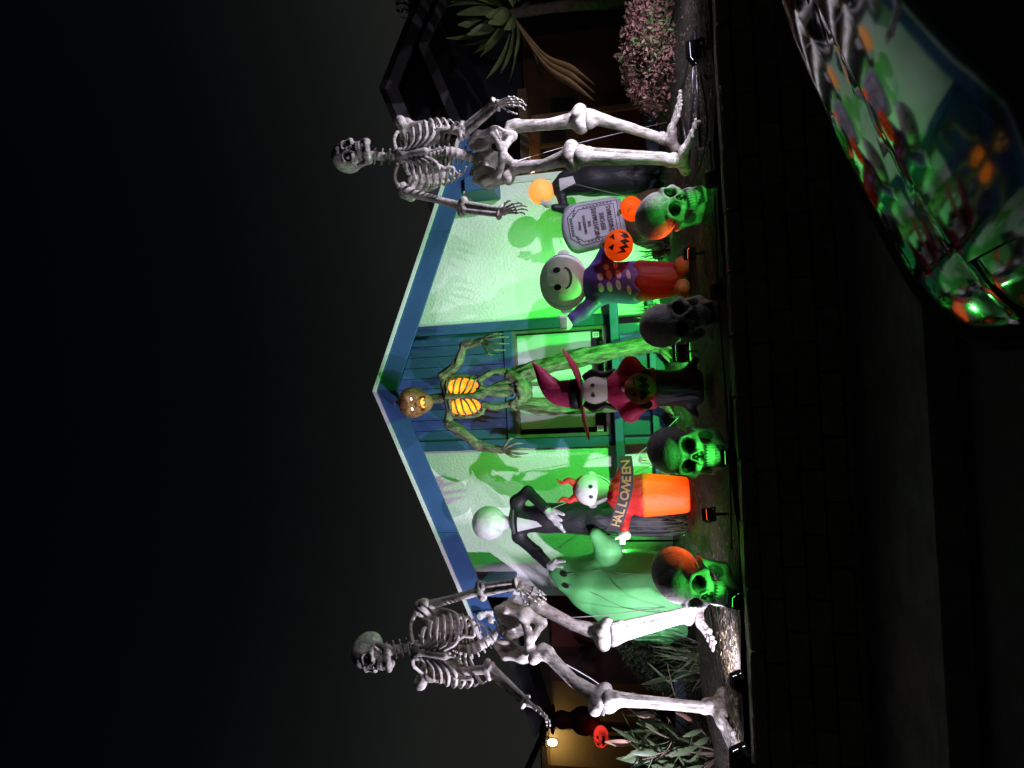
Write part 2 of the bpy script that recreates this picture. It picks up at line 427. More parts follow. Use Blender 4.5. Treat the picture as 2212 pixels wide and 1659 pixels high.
# vertical boards above the window, each its own
bw = (BAY1-BAY0-.22)/10
for i in range(10):
    x0 = BAY0+.11+i*bw+.004; x1 = x0+bw-.008
    top = min(roof_z(x0), roof_z(x1))-.10
    part('siding_board', prism([(x0, 3.40), (x1, 3.40), (x1, roof_z(x1)-.1), (x0, roof_z(x0)-.1)], 1, HY-.002-.003*(i % 3), HY+.05), m_blue, house)
part('bay_backing', prism([(BAY0+.05, 3.38), (BAY1-.05, 3.38), (BAY1-.05, roof_z(BAY1)-.12), (HX, APEX-.12), (BAY0+.05, roof_z(BAY0)-.12)], 1, HY+.055, HY+.2), m_dkwood, house)
part('head_board', box(BAY0+.112, BAY1-.112, HY-.035, HY+.1, 3.262, 3.385, .006), m_blue, house)
part('apron_board', box(BAY0+.112, BAY1-.112, HY-.02, HY+.1, .8, 2.02), m_blue, house)
# window
win = part('window', join(box(WX0-.01, WX1+.01, HY-.03, HY+.09, WZ1-.03, WZ1+.012), box(WX0-.01, WX1+.01, HY-.045, HY+.09, WZ0-.045, WZ0),
      box(WX0-.012, WX0+.03, HY-.03, HY+.09, WZ0, WZ1-.03), box(WX1-.03, WX1+.012, HY-.03, HY+.09, WZ0, WZ1-.03),
      box((WX0+WX1)/2-.022, (WX0+WX1)/2+.022, HY-.02, HY+.09, WZ0, WZ1-.03)), mat('window_frame', (.24, .22, .20), (.16, .15, .14), 5, .4, metal=.4), house)
m_glass = bpy.data.materials.new('window_glass'); m_glass.use_nodes = True
_n, _l = m_glass.node_tree.nodes, m_glass.node_tree.links; _n.clear()
_o = _n.new('ShaderNodeOutputMaterial'); _mx = _n.new('ShaderNodeMixShader'); _fr = _n.new('ShaderNodeFresnel'); _fr.inputs[0].default_value = 1.5
_t = _n.new('ShaderNodeBsdfTransparent'); _t.inputs[0].default_value = (.96, .98, .97, 1); _g = _n.new('ShaderNodeBsdfGlossy'); _g.inputs['Roughness'].default_value = .02
_ge = _n.new('ShaderNodeNewGeometry'); _m1 = _n.new('ShaderNodeMath'); _m1.operation = 'SUBTRACT'; _m1.inputs[0].default_value = 1.0; _m2 = _n.new('ShaderNodeMath'); _m2.operation = 'MULTIPLY'
_l.new(_ge.outputs['Backfacing'], _m1.inputs[1]); _l.new(_m1.outputs[0], _m2.inputs[0]); _l.new(_fr.outputs[0], _m2.inputs[1]); _l.new(_m2.outputs[0], _mx.inputs[0]); _l.new(_t.outputs[0], _mx.inputs[1]); _l.new(_g.outputs[0], _mx.inputs[2]); _l.new(_mx.outputs[0], _o.inputs[0])
mid = (WX0+WX1)/2
for a, b in ((WX0+.03, mid-.022), (mid+.022, WX1-.03)):
    part('pane', box(a, b, HY+.012, HY+.018, WZ0, WZ1-.03), m_glass, win)
m_blind = mat('blind', (.72, .71, .74), (.62, .61, .64), 1.5, .9)
for a, b, zb in ((WX0+.10, mid-.03, WZ0+.15), (mid+.02, WX1-.05, WZ0+.16)):
    part('blind', box(a, b, HY+.035, HY+.041, zb, WZ1-.035), m_blind, win)
part('room_back', box(WX0-.1, WX1+.1, HY+.32, HY+.34, WZ0-.1, WZ1+.1), mat('room_dark', (.09, .085, .08), rough=.9), house)
m_stick = mat('sticker', (.75, .75, .73), rough=.5)
for a in (WX0+.075, WX1-.10):
    st = part('sticker', box(a-.035, a+.035, HY+.004, HY+.010, WZ0+.05, WZ0+.13), m_stick, win)
    part('sticker_print', join(*[box(a-.024, a+.024, HY+.002, HY+.0035, WZ0+.062+k*.02, WZ0+.07+k*.02) for k in range(3)]), m_black, st)
# barge boards, drip edge, roof
OV = 0.42
def slope_poly(x0, x1, t0, t1): return [(x0, roof_z(x0)+t0), (x1, roof_z(x1)+t0), (x1, roof_z(x1)+t1), (x0, roof_z(x0)+t1)]
XL, XR = -2.98, 3.43
for x0, x1 in ((XL, HX), (HX, XR)):
    xm = x0+(x1-x0)*(.42 if x1 == HX else .63)
    for xa, xb in ((x0+.0015, xm-.002), (xm+.002, x1-.0015)):
        part('barge_board', prism(slope_poly(xa, xb, -.235, .035), 1, HY-OV+(.003 if xa > xm else 0), HY-OV+.045), m_blue, house)
    part('drip_edge', prism(slope_poly(x0, x1, .037, .080), 1, HY-OV-.03, HY-OV+.05), m_trim, house)
    rf = part('roof', prism(slope_poly(x0, x1, -.02, .034), 1, HY-OV+.05, 17), m_dkwood, house)
    part('rake_moulding', prism(slope_poly(x0+.3, x1-.3, -.085, -.03), 1, HY-.045, HY-.004), m_blue, house)
    # shingle courses on the upper side, as far as they could ever be seen from the street
    for r in range(14):
        s0 = r/14; xa = HX+(x1-HX if x0 == HX else x0-HX)*s0; xb = HX+(x1-HX if x0 == HX else x0-HX)*(s0+1/14)
        p = [(xa, roof_z(xa)+.036), (xb, roof_z(xb)+.036), (xb, roof_z(xb)+.060), (xa, roof_z(xa)+.044)]
        part('shingle_course', prism(p, 1, HY-OV+.055, 17), m_shingle, rf)
# beam ends carrying the overhang
for xb, sgn in ((HL+.17, 1), (HRt-.15, -1)):
    part('beam_end', box(xb-.10, xb+.10, HY-.50, HY-.004, roof_z(xb)-.62, roof_z(xb)-.25, .012), m_blue, house)
part('corner_trim', box(HL-.035, HL+.05, HY-.02, HY+.06, .8, roof_z(HL)-.26), m_trim, house)
part('corner_trim', box(HRt-.05, HRt+.035, HY-.02, HY+.06, .8, roof_z(HRt)-.26), m_trim, house)
# gutter end and soffit return at the left eave
part('soffit_return', box(XL+.03, HL-.04, HY-.34, HY+6, roof_z(XL)-.34, roof_z(XL)-.25), m_trim, house)
part('gutter', box(XL-.10, XL-.005, HY-.36, 17, roof_z(XL)-.12, roof_z(XL)+.0, .02), m_trim, house)
# the recessed porch left of the wing, in the dark
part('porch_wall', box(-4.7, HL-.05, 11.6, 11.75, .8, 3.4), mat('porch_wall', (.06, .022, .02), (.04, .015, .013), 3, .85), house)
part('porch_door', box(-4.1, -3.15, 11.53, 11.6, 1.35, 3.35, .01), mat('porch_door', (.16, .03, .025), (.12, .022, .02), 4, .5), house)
# flood light with two heads and sensor on the left end of the barge board
p = at(330, 1046, HY-OV-.05)
fl = thing('security_light', 'small white security light on the left end of the blue gable board', 'security light', tuple(p))
part('base', box(p[0]-.05, p[0]+.05, HY-OV-.045, HY-OV-.002, p[2]-.11, p[2]+.0, .01), m_trim, fl)
part('lamp_head', xf(lathe([(.02, -.05), (.045, -.04), (.05, .03), (.03, .05)], 16), TR((p[0]+.01, HY-OV-.10, p[2]+.03), rx=R_(70))), m_trim, fl, smooth=True, angle=40)
part('lamp_head', xf(lathe([(.018, -.04), (.035, -.03), (.04, .03), (.02, .04)], 16), TR((p[0]-.05, HY-OV-.09, p[2]-.10), rx=R_(60), rz=.6)), m_trim, fl, smooth=True, angle=40)
# star ornament hung at the left beam end
p = at(386, 1090, HY-.53)
sv = []
for k in range(10):
    a = math.pi/2+k*math.pi/5; r = .07 if k % 2 == 0 else .03; sv.append((p[0]+r*math.cos(a), p[2]+r*math.sin(a)))
tag(part('star_ornament', prism(sv, 1, HY-.56, HY-.53), mat('dark_iron', (.03, .032, .035), rough=.5)), 'small dark metal star hanging on the left beam end', 'ornament')

# low railing in front of the bay
rail = thing('railing', 'low blue painted wooden railing in front of the window bay', 'railing', (.3, 8.78, 1.3))
part('top_rail', box(-1.15, 1.62, 8.70, 8.84, 1.86, 1.965, .008), m_blue, rail)
for x in (-1.05, -.55, .72, 1.45):
    part('post', box(x-.045, x+.045, 8.725, 8.815, 1.2, 1.858, .006), m_blue, rail)
part('bottom_rail', box(-1.15, 1.62, 8.73, 8.81, 1.42, 1.50, .006), m_blue, rail)

# ================================================================== bones
m_bone = mat('bone', (0.55, 0.52, 0.47), (0.19, 0.165, 0.13), 19, 0.6, 0.35, 55, stretch=(1, 1, .35), dark=(0.012, 0.011, 0.010), ramp=(.34, .56), bdist=.018, spec=.25)
m_skull = mat('skull_paint', (0.56, 0.545, 0.52), (0.30, 0.28, 0.26), 9, 0.65, 0.5, 38, dark=(0.006, 0.006, 0.006), ramp=(.28, .60), bdist=.015, spec=.12)
m_eye = mat('eye_white', (.80, .80, .78), rough=.2)

SLANT = np.array(((math.cos(.30), 0, -math.sin(.30)), (0, 1, 0), (math.sin(.30), 0, math.cos(.30))))
def skull_sdf(P, open_=0.0):
    Q = P.copy(); Q[..., 0] = np.abs(Q[..., 0])
    d = ell(Q, (0, .08, .19), (.30, .41, .32))
    d = smin(d, ell(Q, (0, -.16, .15), (.245, .20, .235)), .12)
    d = smax(d, -ell(Q, (.37, -.16, .02), (.105, .17, .17)), .08)              # temple
    d = smin(d, cap(Q, (.045, -.345, .055), (.20, -.315, .075), .045, .035), .07)  # brow
    d = smin(d, cap(Q, (.20, -.315, .075), (.245, -.235, -.06), .036, .045), .05)
    d = smin(d, cap(Q, (.235, -.245, -.10), (.155, -.33, -.135), .055, .045), .06)   # cheek bone
    d = smin(d, cap(Q, (.25, -.225, -.085), (.285, .02, -.05), .042, .030), .05)    # arch
    d = smin(d, ell(Q, (0, -.20, -.14), (.17, .17, .15)), .08)                  # maxilla
    d = smin(d, ell(Q, (0, -.27, -.245), (.135, .125, .085)), .07)
    d = smin(d, cap(Q, (0, -.34, .045), (.012, -.395, -.055), .040, .030), .04)    # nasal bone
    d = smin(d, cap(Q, (.012, -.395, -.06), (.078, -.365, -.17), .024, .022), .03)  # rim of the nose
    d = smax(d, -ell(Q, (.138, -.37, -.012), (.097, .17, .083), SLANT), .03)         # eye sockets
    no = smin(cap(Q, (.026, -.42, -.175), (.008, -.42, -.075), .042, .018), ell(Q, (.032, -.40, -.18), (.036, .10, .035)), .02)
    d = smax(d, -no, .02)
    d = smin(d, cap(Q, (0, -.37, -.13), (0, -.385, -.21), .010, .012), .02)         # septum
    d = smax(d, -ell(Q, (.225, -.17, -.25), (.075, .13, .10)), .05)           # hollow under the cheek
    # jaw
    z = -open_
    j = cap(Q, (.0, -.335, -.475+z), (.085, -.315, -.475+z), .060, .055)
    j = smin(j, cap(Q, (.0, -.345, -.51+z), (.055, -.335, -.515+z), .045, .045), .04)
    j = smin(j, cap(Q, (.085, -.315, -.455+z), (.215, -.06, -.38+z), .075, .075), .05)
    j = smin(j, cap(Q, (.10, -.28, -.40+z), (.205, -.08, -.33+z), .045, .055), .05)
    j = smin(j, cap(Q, (.215, -.06, -.38+z), (.255, .0, -.09), .075, .055), .06)
    j = smin(j, ell(Q, (0, -.26, -.42+z), (.13, .115, .045)), .05)
    d = smin(d, j, .02)
    d = smax(d, -ell(Q, (0, -.12, -.36+z*.5), (.105, .17, .05)), .03)
    t = np.full(d.shape, 9.0, np.float32)
    for i in range(6):
        a = (i+.5)*R_(15.5); cx, cyy = .138*math.sin(a), -.245-.135*math.cos(a)
        wd = .0205 if i else .023
        sl = (slice(None),)
        t = np.minimum(t, ell(Q, (cx, cyy, -.318), (wd*1.08, .026, .056)))
        t = np.minimum(t, ell(Q, (cx*.97, cyy+.006, -.402+z), (wd, .025, .052)))
        g = cap(Q, (cx, cyy-.012, -.27), (cx*.98, cyy+.004, -.20), .014, .006)     # root ridges
        t = np.minimum(t, g)
        t = np.minimum(t, cap(Q, (cx*.97, cyy-.004, -.44+z), (cx*.9, cyy+.004, -.49+z), .013, .005))
    d = smin(d, t, .014)
    return d
def teeth_sdf(Q):
    t = np.full(Q.shape[:-1], 9.0, np.float32)
    for i in range(6):
        a = (i+.5)*R_(15.5); cx, cyy = .138*math.sin(a), -.245-.135*math.cos(a); wd = .0205 if i else .023
        for q in (ell(Q, (cx, cyy, -.318), (wd*1.08, .026, .056)), ell(Q, (cx*.97, cyy+.006, -.402), (wd, .025, .052)),
                  cap(Q, (cx, cyy-.012, -.27), (cx*.98, cyy+.004, -.20), .014, .006), cap(Q, (cx*.97, cyy-.004, -.44), (cx*.9, cyy+.004, -.49), .013, .005)): t = np.minimum(t, q)
    return t
def skull_paint(V):
    Q = np.array(V, np.float32); Q[:, 0] = np.abs(Q[:, 0])
    e = ell(Q, (.138, -.37, -.012), (.097, .18, .085), SLANT); n = cap(Q, (.028, -.40, -.18), (.008, -.41, -.07), .040, .018)
    m = ell(Q, (0, -.2, -.36), (.16, .21, .014))
    s = lambda d, w: np.clip(1-(d+.004)/w, 0, 1)
    c = np.maximum(s(e, .018), np.maximum(s(n, .014), .55*s(m, .02)))
    td = np.clip((teeth_sdf(Q)-.0002)/.0045, 0, 1)*np.clip((.275-np.abs(Q[:, 2]+.345)*1.72)/.06, 0, 1)*np.clip((-.20-Q[:, 1])/.05, 0, 1)*np.clip((.16-Q[:, 0])/.03, 0, 1); c = np.maximum(c, .92*td)
    h = ell(Q, (.215, -.15, -.25), (.07, .12, .10)); return np.clip(np.maximum(c, .8*s(h, .02)), 0, 1)
sk_v, sk_f = nets(lambda P: skull_sdf(P), (-.36, -.50, -.60), (.36, .54, .56), .0105)
skull_me = mesh('skull', (sk_v, sk_f), m_skull, smooth=True, paint=skull_paint(sk_v))
skull_bone_me = skull_me.copy(); skull_bone_me.materials[0] = m_bone

def sdf_mesh(name, fn, lo, hi, h, m, paint=None):
    v, f = nets(fn, lo, hi, h); return mesh(name, (v, f), m, smooth=True, paint=paint(v) if paint else None)

# ---- canonical bones; local -Z runs down the bone
def hand_sdf(P):
    d = ell(P, (0, 0, -.07), (.115, .06, .085))
    d = smin(d, cap(P, (-.07, 0, -.03), (.07, 0, -.03), .05), .05)
    fx = (.135, .045, -.045, -.13); sc_ = (.92, 1.0, .94, .76); cu = ((14, 34, 52), (10, 26, 44), (8, 28, 46), (12, 34, 56))
    for x, s, c in zip(fx, sc_, cu):
        a = np.array((x*.55, 0, -.11)); b = np.array((x, -.01, -.42 if abs(x) < .1 else -.395))
        d = smin(d, cap(P, a, b, .030, .027), .03); d = smin(d, sph(P, b, .040), .025)
        dirx = x*.9; p = b
        for L, ang, r in zip((.20*s, .135*s, .105*s), c, (.029, .025, .021)):
            v = nrm((dirx*.5, -math.sin(R_(ang)), -math.cos(R_(ang))))*L; q = p+v
            d = smin(d, cap(P, p+v*.12, q-v*.08, r*.78, r*.66), .014); d = smin(d, sph(P, q, r*1.12), .016); p = q
    t = [(.06, -.01, -.07), (.215, -.06, -.22), (.275, -.10, -.345), (.295, -.135, -.435)]
    for i in range(3):
        d = smin(d, cap(P, t[i], t[i+1], .028-.004*i, .022-.003*i), .02); d = smin(d, sph(P, t[i+1], .037-.005*i), .02)
    return d
hand_me = sdf_mesh('hand', hand_sdf, (-.27, -.42, -.98), (.40, .14, .06), .0125, m_bone)
def foot_sdf(P):
    d = cap(P, (0, .02, .02), (0, .01, -.08), .10, .105)
    d = smin(d, cap(P, (0, .03, -.10), (0, .19, -.185), .085, .085), .06)
    d = smin(d, ell(P, (.0, -.13, -.115), (.135, .15, .085)), .06)
    for i, x in enumerate((.145, .065, -.005, -.075, -.14)):
        r = .046 if i == 0 else .031; L = (.0, .02, .0, -.03, -.07)[i]
        a = (x*.7, -.20, -.12); b = np.array((x, -.50-L, -.205)); d = smin(d, cap(P, a, b, r*.9, r*.8), .02); d = smin(d, sph(P, b, r*1.15), .02)
        p = b
        for q_, rr in ((.14, .95), (.10, .8)):
            q = p+np.array((x*.10, -q_*(1.1 if i == 0 else .85), -.018)); d = smin(d, cap(P, p, q, r*.75*rr, r*.62*rr), .012); d = smin(d, sph(P, q, r*rr), .014); p = q
    return d
foot_me = sdf_mesh('foot', foot_sdf, (-.24, -.86, -.29), (.24, .32, .15), .0125, m_bone)
def pelvis_sdf(P):
    Q = P.copy(); Q[..., 0] = np.abs(Q[..., 0])
    a = R_(28); b = R_(-20)
    Rz = np.array(((math.cos(a), -math.sin(a), 0), (math.sin(a), math.cos(a), 0), (0, 0, 1))); Ry = np.array(((math.cos(b), 0, math.sin(b)), (0, 1, 0), (-math.sin(b), 0, math.cos(b))))
    d = ell(Q, (.195, .02, .15), (.130, .030, .170), Rz @ Ry)
    d = smin(d, cap(Q, (.255, -.06, .17), (.20, .02, .31), .030, .030), .04)
    d = smin(d, cap(Q, (.255, -.06, .17), (.225, -.03, .02), .032, .05), .04)
    d = smin(d, sph(Q, (.225, -.005, -.02), .080), .05)
    d = smin(d, cap(Q, (.20, -.04, -.03), (.05, -.115, -.12), .042, .040), .04)
    d = smin(d, cap(Q, (.06, -.115, -.12), (0, -.12, -.13), .048, .05), .03)
    d = smin(d, cap(Q, (.225, .02, -.05), (.165, .02, -.215), .055, .05), .04)
    d = smin(d, cap(Q, (.165, .02, -.215), (.055, -.10, -.165), .042, .036), .03)
    d = smin(d, cap(Q, (.08, .10, .20), (.0, .13, -.02), .065, .04), .05)
    d = smin(d, cap(Q, (.05, .09, .18), (.15, .05, .12), .06, .05), .06)
    return d
pelvis_me = sdf_mesh('pelvis', pelvis_sdf, (-.36, -.22, -.30), (.36, .24, .39), .0115, m_bone)
def femur_sdf(P):      # length 1, joint at the origin
    d = sph(P, (0, 0, 0), .078)
    d = smin(d, cap(P, (0, 0, -.01), (.085, 0, -.085), .052, .058), .05)
    d = smin(d, cap(P, (.105, .0, -.03), (.10, 0, -.13), .062, .060), .05)
    d = smin(d, cap(P, (.085, 0, -.14), (.01, -.015, -.55), .066, .058), .05)
    d = smin(d, cap(P, (.01, -.015, -.55), (0, 0, -.90), .058, .085), .008)
    d = smin(d, sph(P, (.068, 0, -.955), .098), .06); d = smin(d, sph(P, (-.068, 0, -.955), .098), .06)
    d = smax(d, -cap(P, (0, -.14, -.86), (0, -.12, -1.08), .035), .03)
    d = smin(d, ell(P, (.0, -.105, -.93), (.052, .035, .06)), .01)
    return np.maximum(d, -1.03-P[..., 2])
femur_me = sdf_mesh('thigh_bone', femur_sdf, (-.20, -.18, -1.10), (.22, .16, .12), .0125, m_bone)
def tibia_sdf(P):
    d = smin(sph(P, (.062, 0, -.045), .088), sph(P, (-.062, 0, -.045), .088), .06)
    d = smax(d, P[..., 2]-.005, .02)
    d = smin(d, cap(P, (0, -.035, -.12), (.0, -.02, -.45), .078, .060), .07)
    d = smin(d, cap(P, (0, -.02, -.45), (-.01, 0, -.93), .060, .058), .008)
    d = smin(d, cap(P, (-.02, -.06, -.12), (-.01, -.055, -.6), .030, .022), .04)     # shin edge
    d = smin(d, cap(P, (.105, .015, -.13), (.085, .02, -.90), .032, .030), .012)
    d = smin(d, sph(P, (.108, .01, -.12), .045), .03)
    d = smin(d, sph(P, (-.055, -.01, -.96), .055), .04); d = smin(d, sph(P, (.075, .01, -.985), .050), .04)
    a = np.sin(P[..., 2]*150)*.0035*np.exp(-((P[..., 0]-.066)/.018)**2)*np.exp(-((P[..., 2]+.5)/.30)**4); 
    g = -cap(P, (.066, -.06, -.22), (.058, -.055, -.82), .020, .016)
    return smax(d, g, .02)+a
tibia_me = sdf_mesh('shin_bone', tibia_sdf, (-.17, -.15, -1.06), (.18, .14, .06), .0115, m_bone)
def humerus_sdf(P):
    d = sph(P, (-.02, 0, 0), .078); d = smin(d, ell(P, (.035, -.005, -.03), (.062, .07, .085)), .05)
    d = smin(d, cap(P, (.01, 0, -.10), (0, 0, -.5), .056, .043), .06); d = smin(d, cap(P, (0, 0, -.5), (0, 0, -.9), .043, .050), .006)
    d = smin(d, cap(P, (-.065, 0, -.965), (.065, 0, -.965), .055, .052), .05)
    return d
humerus_me = sdf_mesh('upper_arm_bone', humerus_sdf, (-.16, -.13, -1.06), (.16, .13, .12), .0125, m_bone)
def forearm_sdf(P):
    d = cap(P, (.045, 0, -.02), (.045, -.005, -.97), .040, .034); d = smin(d, sph(P, (.045, 0, -.03), .058), .04)
    d = smin(d, cap(P, (-.04, .01, .03), (-.028, .0, -.97), .050, .028), .02); d = smin(d, sph(P, (-.04, .012, .03), .058), .04)
    d = smin(d, cap(P, (-.05, 0, -.97), (.065, 0, -.97), .045, .05), .04)
    return smax(d, -cap(P, (.004, -.05, -.2), (.006, -.05, -.85), .016), .02)
forearm_me = sdf_mesh('forearm_bone', forearm_sdf, (-.14, -.12, -1.06), (.15, .12, .12), .0125, m_bone)
def vert_sdf(P):
    q = P.copy(); r = np.sqrt(q[..., 0]**2+(q[..., 1]*1.15)**2)
    d = np.maximum(r-.40-.10*(np.abs(q[..., 2])/.34)**2, np.abs(q[..., 2])-.34)+.02
    d = smin(d, cap(P, (0, .3, 0), (0, .85, -.18), .13, .10), .1)
    d = smin(d, cap(P, (-.75, .32, .05), (.75, .32, .05), .11), .1)
    return d
vert_me = sdf_mesh('vertebra', vert_sdf, (-.95, -.60, -.5), (.95, 1.05, .5), .06, m_bone)
def scap_sdf(P):
    d = np.maximum(ell(P, (0, 0, -.14), (.12, .022, .20)), 0*P[..., 0]-1)
    d = smin(d, cap(P, (-.10, .02, -.02), (.14, -.01, .03), .022, .030), .03)
    return smin(d, sph(P, (.14, -.02, .0), .048), .04)
scap_me = sdf_mesh('shoulder_blade', scap_sdf, (-.18, -.10, -.38), (.22, .10, .12), .014, m_bone)
def sternum_sdf(P):
    d = ell(P, (0, 0, -.03), (.065, .022, .055)); d = smin(d, cap(P, (0, 0, -.06), (0, -.012, -.27), .026, .030), .03)
    return smin(d, cap(P, (0, -.012, -.28), (0, -.005, -.35), .018, .008), .02)
sternum_me = sdf_mesh('breastbone', sternum_sdf, (-.09, -.06, -.38), (.09, .05, .04), .0105, m_bone)

rib_me = {}
for i in range(10):
    z0 = .035-.047*i; wd = (.125, .175, .210, .232, .245, .250, .247, .238, .222, .195)[i]; dp = (.10, .125, .14, .15, .155, .155, .15, .14, .13, .115)[i]
    for s in (-1, 1):
        drop = .07+.012*i
        pts = [(s*.025, .155, z0), (s*wd*.55, .185, z0+.010), (s*wd*.97, .09, z0-drop*.45), (s*wd, -.02, z0-drop*.85), (s*wd*.80, -.105, z0-drop*1.2)]
        if i < 6: pts += [(s*wd*.42, -dp-.015, z0-drop*1.28), (s*.03, -dp-.012 if i < 1 else -.165, -.02-.045*i)]
        elif i < 8: pts += [(s*wd*.62, -.125, z0-drop*1.25), (s*(.10 if i == 6 else .15), -.150, -.335-.055*(i-6))]
        else: pts = pts[:5]
        rib_me[i, s] = mesh('rib', tube(smooth_path(pts, 26), [.012, .015, .016, .016, .014] if i < 8 else [.012, .015, .014, .007], 8, .62, up=(0, 0, 1)), m_bone, smooth=True)

def skeleton(label, J, headM, torsoM, pelvM, faces, base_rods, wires):
    """J: joint name -> world point; faces: which way knees and palms turn"""
    feet = np.mean([J['ankL'], J['ankR']], 0)
    sk = thing('giant_skeleton', label, 'skeleton', (feet[0], feet[1], gz(feet[1])), 'giant skeletons standing at either side of the yard')
    h = place('skull', skull_bone_me, sk, headM)
    for s in (-1, 1):
        e = place('eye', eye_me, h, headM @ TR((s*.135, -.275, -.008)))
        place('pupil', pupil_me, h, headM @ TR((s*.135+.004, -.3215, -.006)))
    # spine
    nb = np.array(torsoM @ Vector((0, .10, .02))); hb = np.array(headM @ Vector((0, .02, -.22)))
    for k in range(6):
        p = nb+(hb-nb)*(k+.4)/6; place('vertebra', vert_me, sk, aim(p, p-(hb-nb), torsoM.col[0][:3]) @ Matrix.Diagonal((.10, .10, .085, 1)))
    a = np.array(torsoM @ Vector((0, .13, 0))); b = np.array(torsoM @ Vector((0, .13, -.42))); c = np.array(pelvM @ Vector((0, .10, .22)))
    path = smooth_path([a, (a+b)/2, b, c], 17)
    for k, p in enumerate(path):
        t = path[min(k+1, 16)]-path[max(k-1, 0)]
        s = .078 if k < 10 else .115
        if k >= 10 or k % 1 == 0: place('vertebra', vert_me, sk, aim(p, p+t, torsoM.col[0][:3]) @ Matrix.Diagonal((s, s, s*.82, 1)))
    for k, m_ in rib_me.items(): place('rib', m_, sk, torsoM)
    place('breastbone', sternum_me, sk, torsoM @ TR((0, -.15, 0)))
    tx = np.array(torsoM.col[0][:3]); fr = -np.array(torsoM.col[1][:3])
    for s, n in ((-1, 'L'), (1, 'R')):      # L is viewer's left
        sh = np.array(J['sh'+n]); st = np.array(torsoM @ Vector((s*.05, -.16, .0)))
        mdp = (sh+st)/2+np.array(torsoM.to_3x3() @ Vector((0, -.02, .045)))
        part('collar_bone', tube(smooth_path([st, mdp, sh+np.array((0, -.02, .02))], 16), [.022, .017, .018, .024], 10), m_bone, sk, smooth=True)
        place('shoulder_blade', scap_me, sk, torsoM @ TR((s*.17, .15, .01), rz=-s*.35, s=(s, 1, 1)))
        el, wr, tip = np.array(J['el'+n]), np.array(J['wr'+n]), np.array(J['tip'+n])
        M = aim(sh, el, tx*s, 1.0); L = np.linalg.norm(sh-el)
        place('upper_arm_bone', humerus_me, sk, M @ Matrix.Diagonal((.84, .84, 1, 1)))
        place('forearm_bone', forearm_me, sk, aim(el, wr, faces['arm'+n], 1.0) @ Matrix.Diagonal((.72, .72, 1, 1)))
        Hs = np.linalg.norm(tip-wr)/.93
        MH = aim(wr, tip, faces['hand'+n], None); place('hand', hand_me, sk, MH @ Matrix.Diagonal((faces.get('flip'+n, 1)*Hs, Hs, Hs, 1)))
        hp, kn, an, toe = [np.array(J[q+n]) for q in ('hip', 'kn', 'ank', 'toe')]
        place('thigh_bone', femur_me, sk, aim(hp, kn, faces['leg'+n], 1.0) @ Matrix.Diagonal((s*.90, .90, 1, 1)))
        place('shin_bone', tibia_me, sk, aim(kn, an, faces['shin'+n], 1.0) @ Matrix.Diagonal((s*.80, .80, 1, 1)))
        fd = toe-an; fl = np.linalg.norm(fd[:2])/.60; y = nrm((-fd[0], -fd[1], -(fd[2]+.25*fl)*.8)); zz = nrm(np.array((0, 0, 1))-y*y[2]); xx = np.cross(y, zz)
        place('foot', foot_me, sk, MX(an, xx*fl*s*1.2, y*fl, zz*fl*1.1))
    for n, s in (('L', -1), ('R', 1)):
        for q, r_ in (('el', .045), ('kn', .085)):
            c_ = np.array(J[q+n]); place('joint_bolt', bolt_me, sk, TR(c_+np.array((s*r_*.9, -.02, .01)), ry=math.pi/2))
    place('pelvis', pelvis_me, sk, pelvM)
    for pts in base_rods:
        part('base_rod', tube(np.array(pts), .014, 8), m_metal_dk, sk, smooth=True)
    for pts in wires:
        part('guy_wire', tube(smooth_path(pts, 14), .0045, 5), m_wire, sk)
    return sk
eye_me = mesh('eye', lathe([(.001, -.058)]+[(.058*math.sin(a), -.058*math.cos(a)) for a in np.linspace(.2, 2.94, 12)]+[(.001, .058)], 18), m_eye, smooth=True)
pupil_me = mesh('pupil', lathe([(.001, -.02)]+[(.02*math.sin(a), -.02*math.cos(a)) for a in np.linspace(.3, 2.8, 8)]+[(.001, .02)], 14), m_black, smooth=True)
bolt_me = mesh('joint_bolt', lathe([(.004, -.03), (.016, -.03), (.018, -.022), (.018, .022), (.016, .03), (.004, .03)], 10), mat('bolt_grey', (.12, .12, .12), rough=.5))
m_metal_dk = mat('dark_metal', (.07, .07, .08), (.04, .04, .045), 10, .35, metal=.7)

def P2(yy): return lambda u, v: at(u, v, yy)
# left giant: body turned to its right, long stride
q = P2(6.25)
LJ = dict(shR=q(345, 908), elR=at(385, 1044, 6.15), wrR=at(396, 1120, 6.05), tipR=at(360, 1186, 5.98),
          shL=at(204, 925, 6.12), elL=at(213, 1060, 6.1), wrL=at(142, 1138, 5.98), tipL=at(100, 1206, 5.85),
          hipR=at(334, 1142, 6.36), knR=at(287, 1316, 6.22), ankR=at(329, 1494, 6.58), toeR=at(269, 1540, 6.34),
          hipL=at(240, 1155, 6.14), knL=at(144, 1304, 5.95), ankL=at(131, 1534, 6.02), toeL=at(28, 1594, 5.72))
tp = at(262, 908, 6.10); th = 30
def frame(o, rz, rx=0, ry=0, s=1.0): return TR(o, rx, ry, rz, s)
hc = at(250, 808, 6.18)
faceL = dict(armR=(1, 0, 0), armL=(-1, 0, 0), handR=(-.8, -.6, 0), handL=(.8, -.5, .3), legR=(1, .3, 0), legL=(-.8, -.5, 0), shinR=(.8, -.35, 0), shinL=(-.7, .5, 0), flipR=1, flipL=1)
gl = lambda x, y: (x, y, gz(y)+.02)
rodsL = [[gl(-2.62, 5.72), gl(-1.72, 6.35)], [gl(-2.95, 5.78), gl(-1.98, 6.62)], [gl(-2.30, 5.60), gl(-2.12, 6.05)], [gl(-1.72, 6.35), (-1.72, 6.37, gz(6.37)+.10)]]
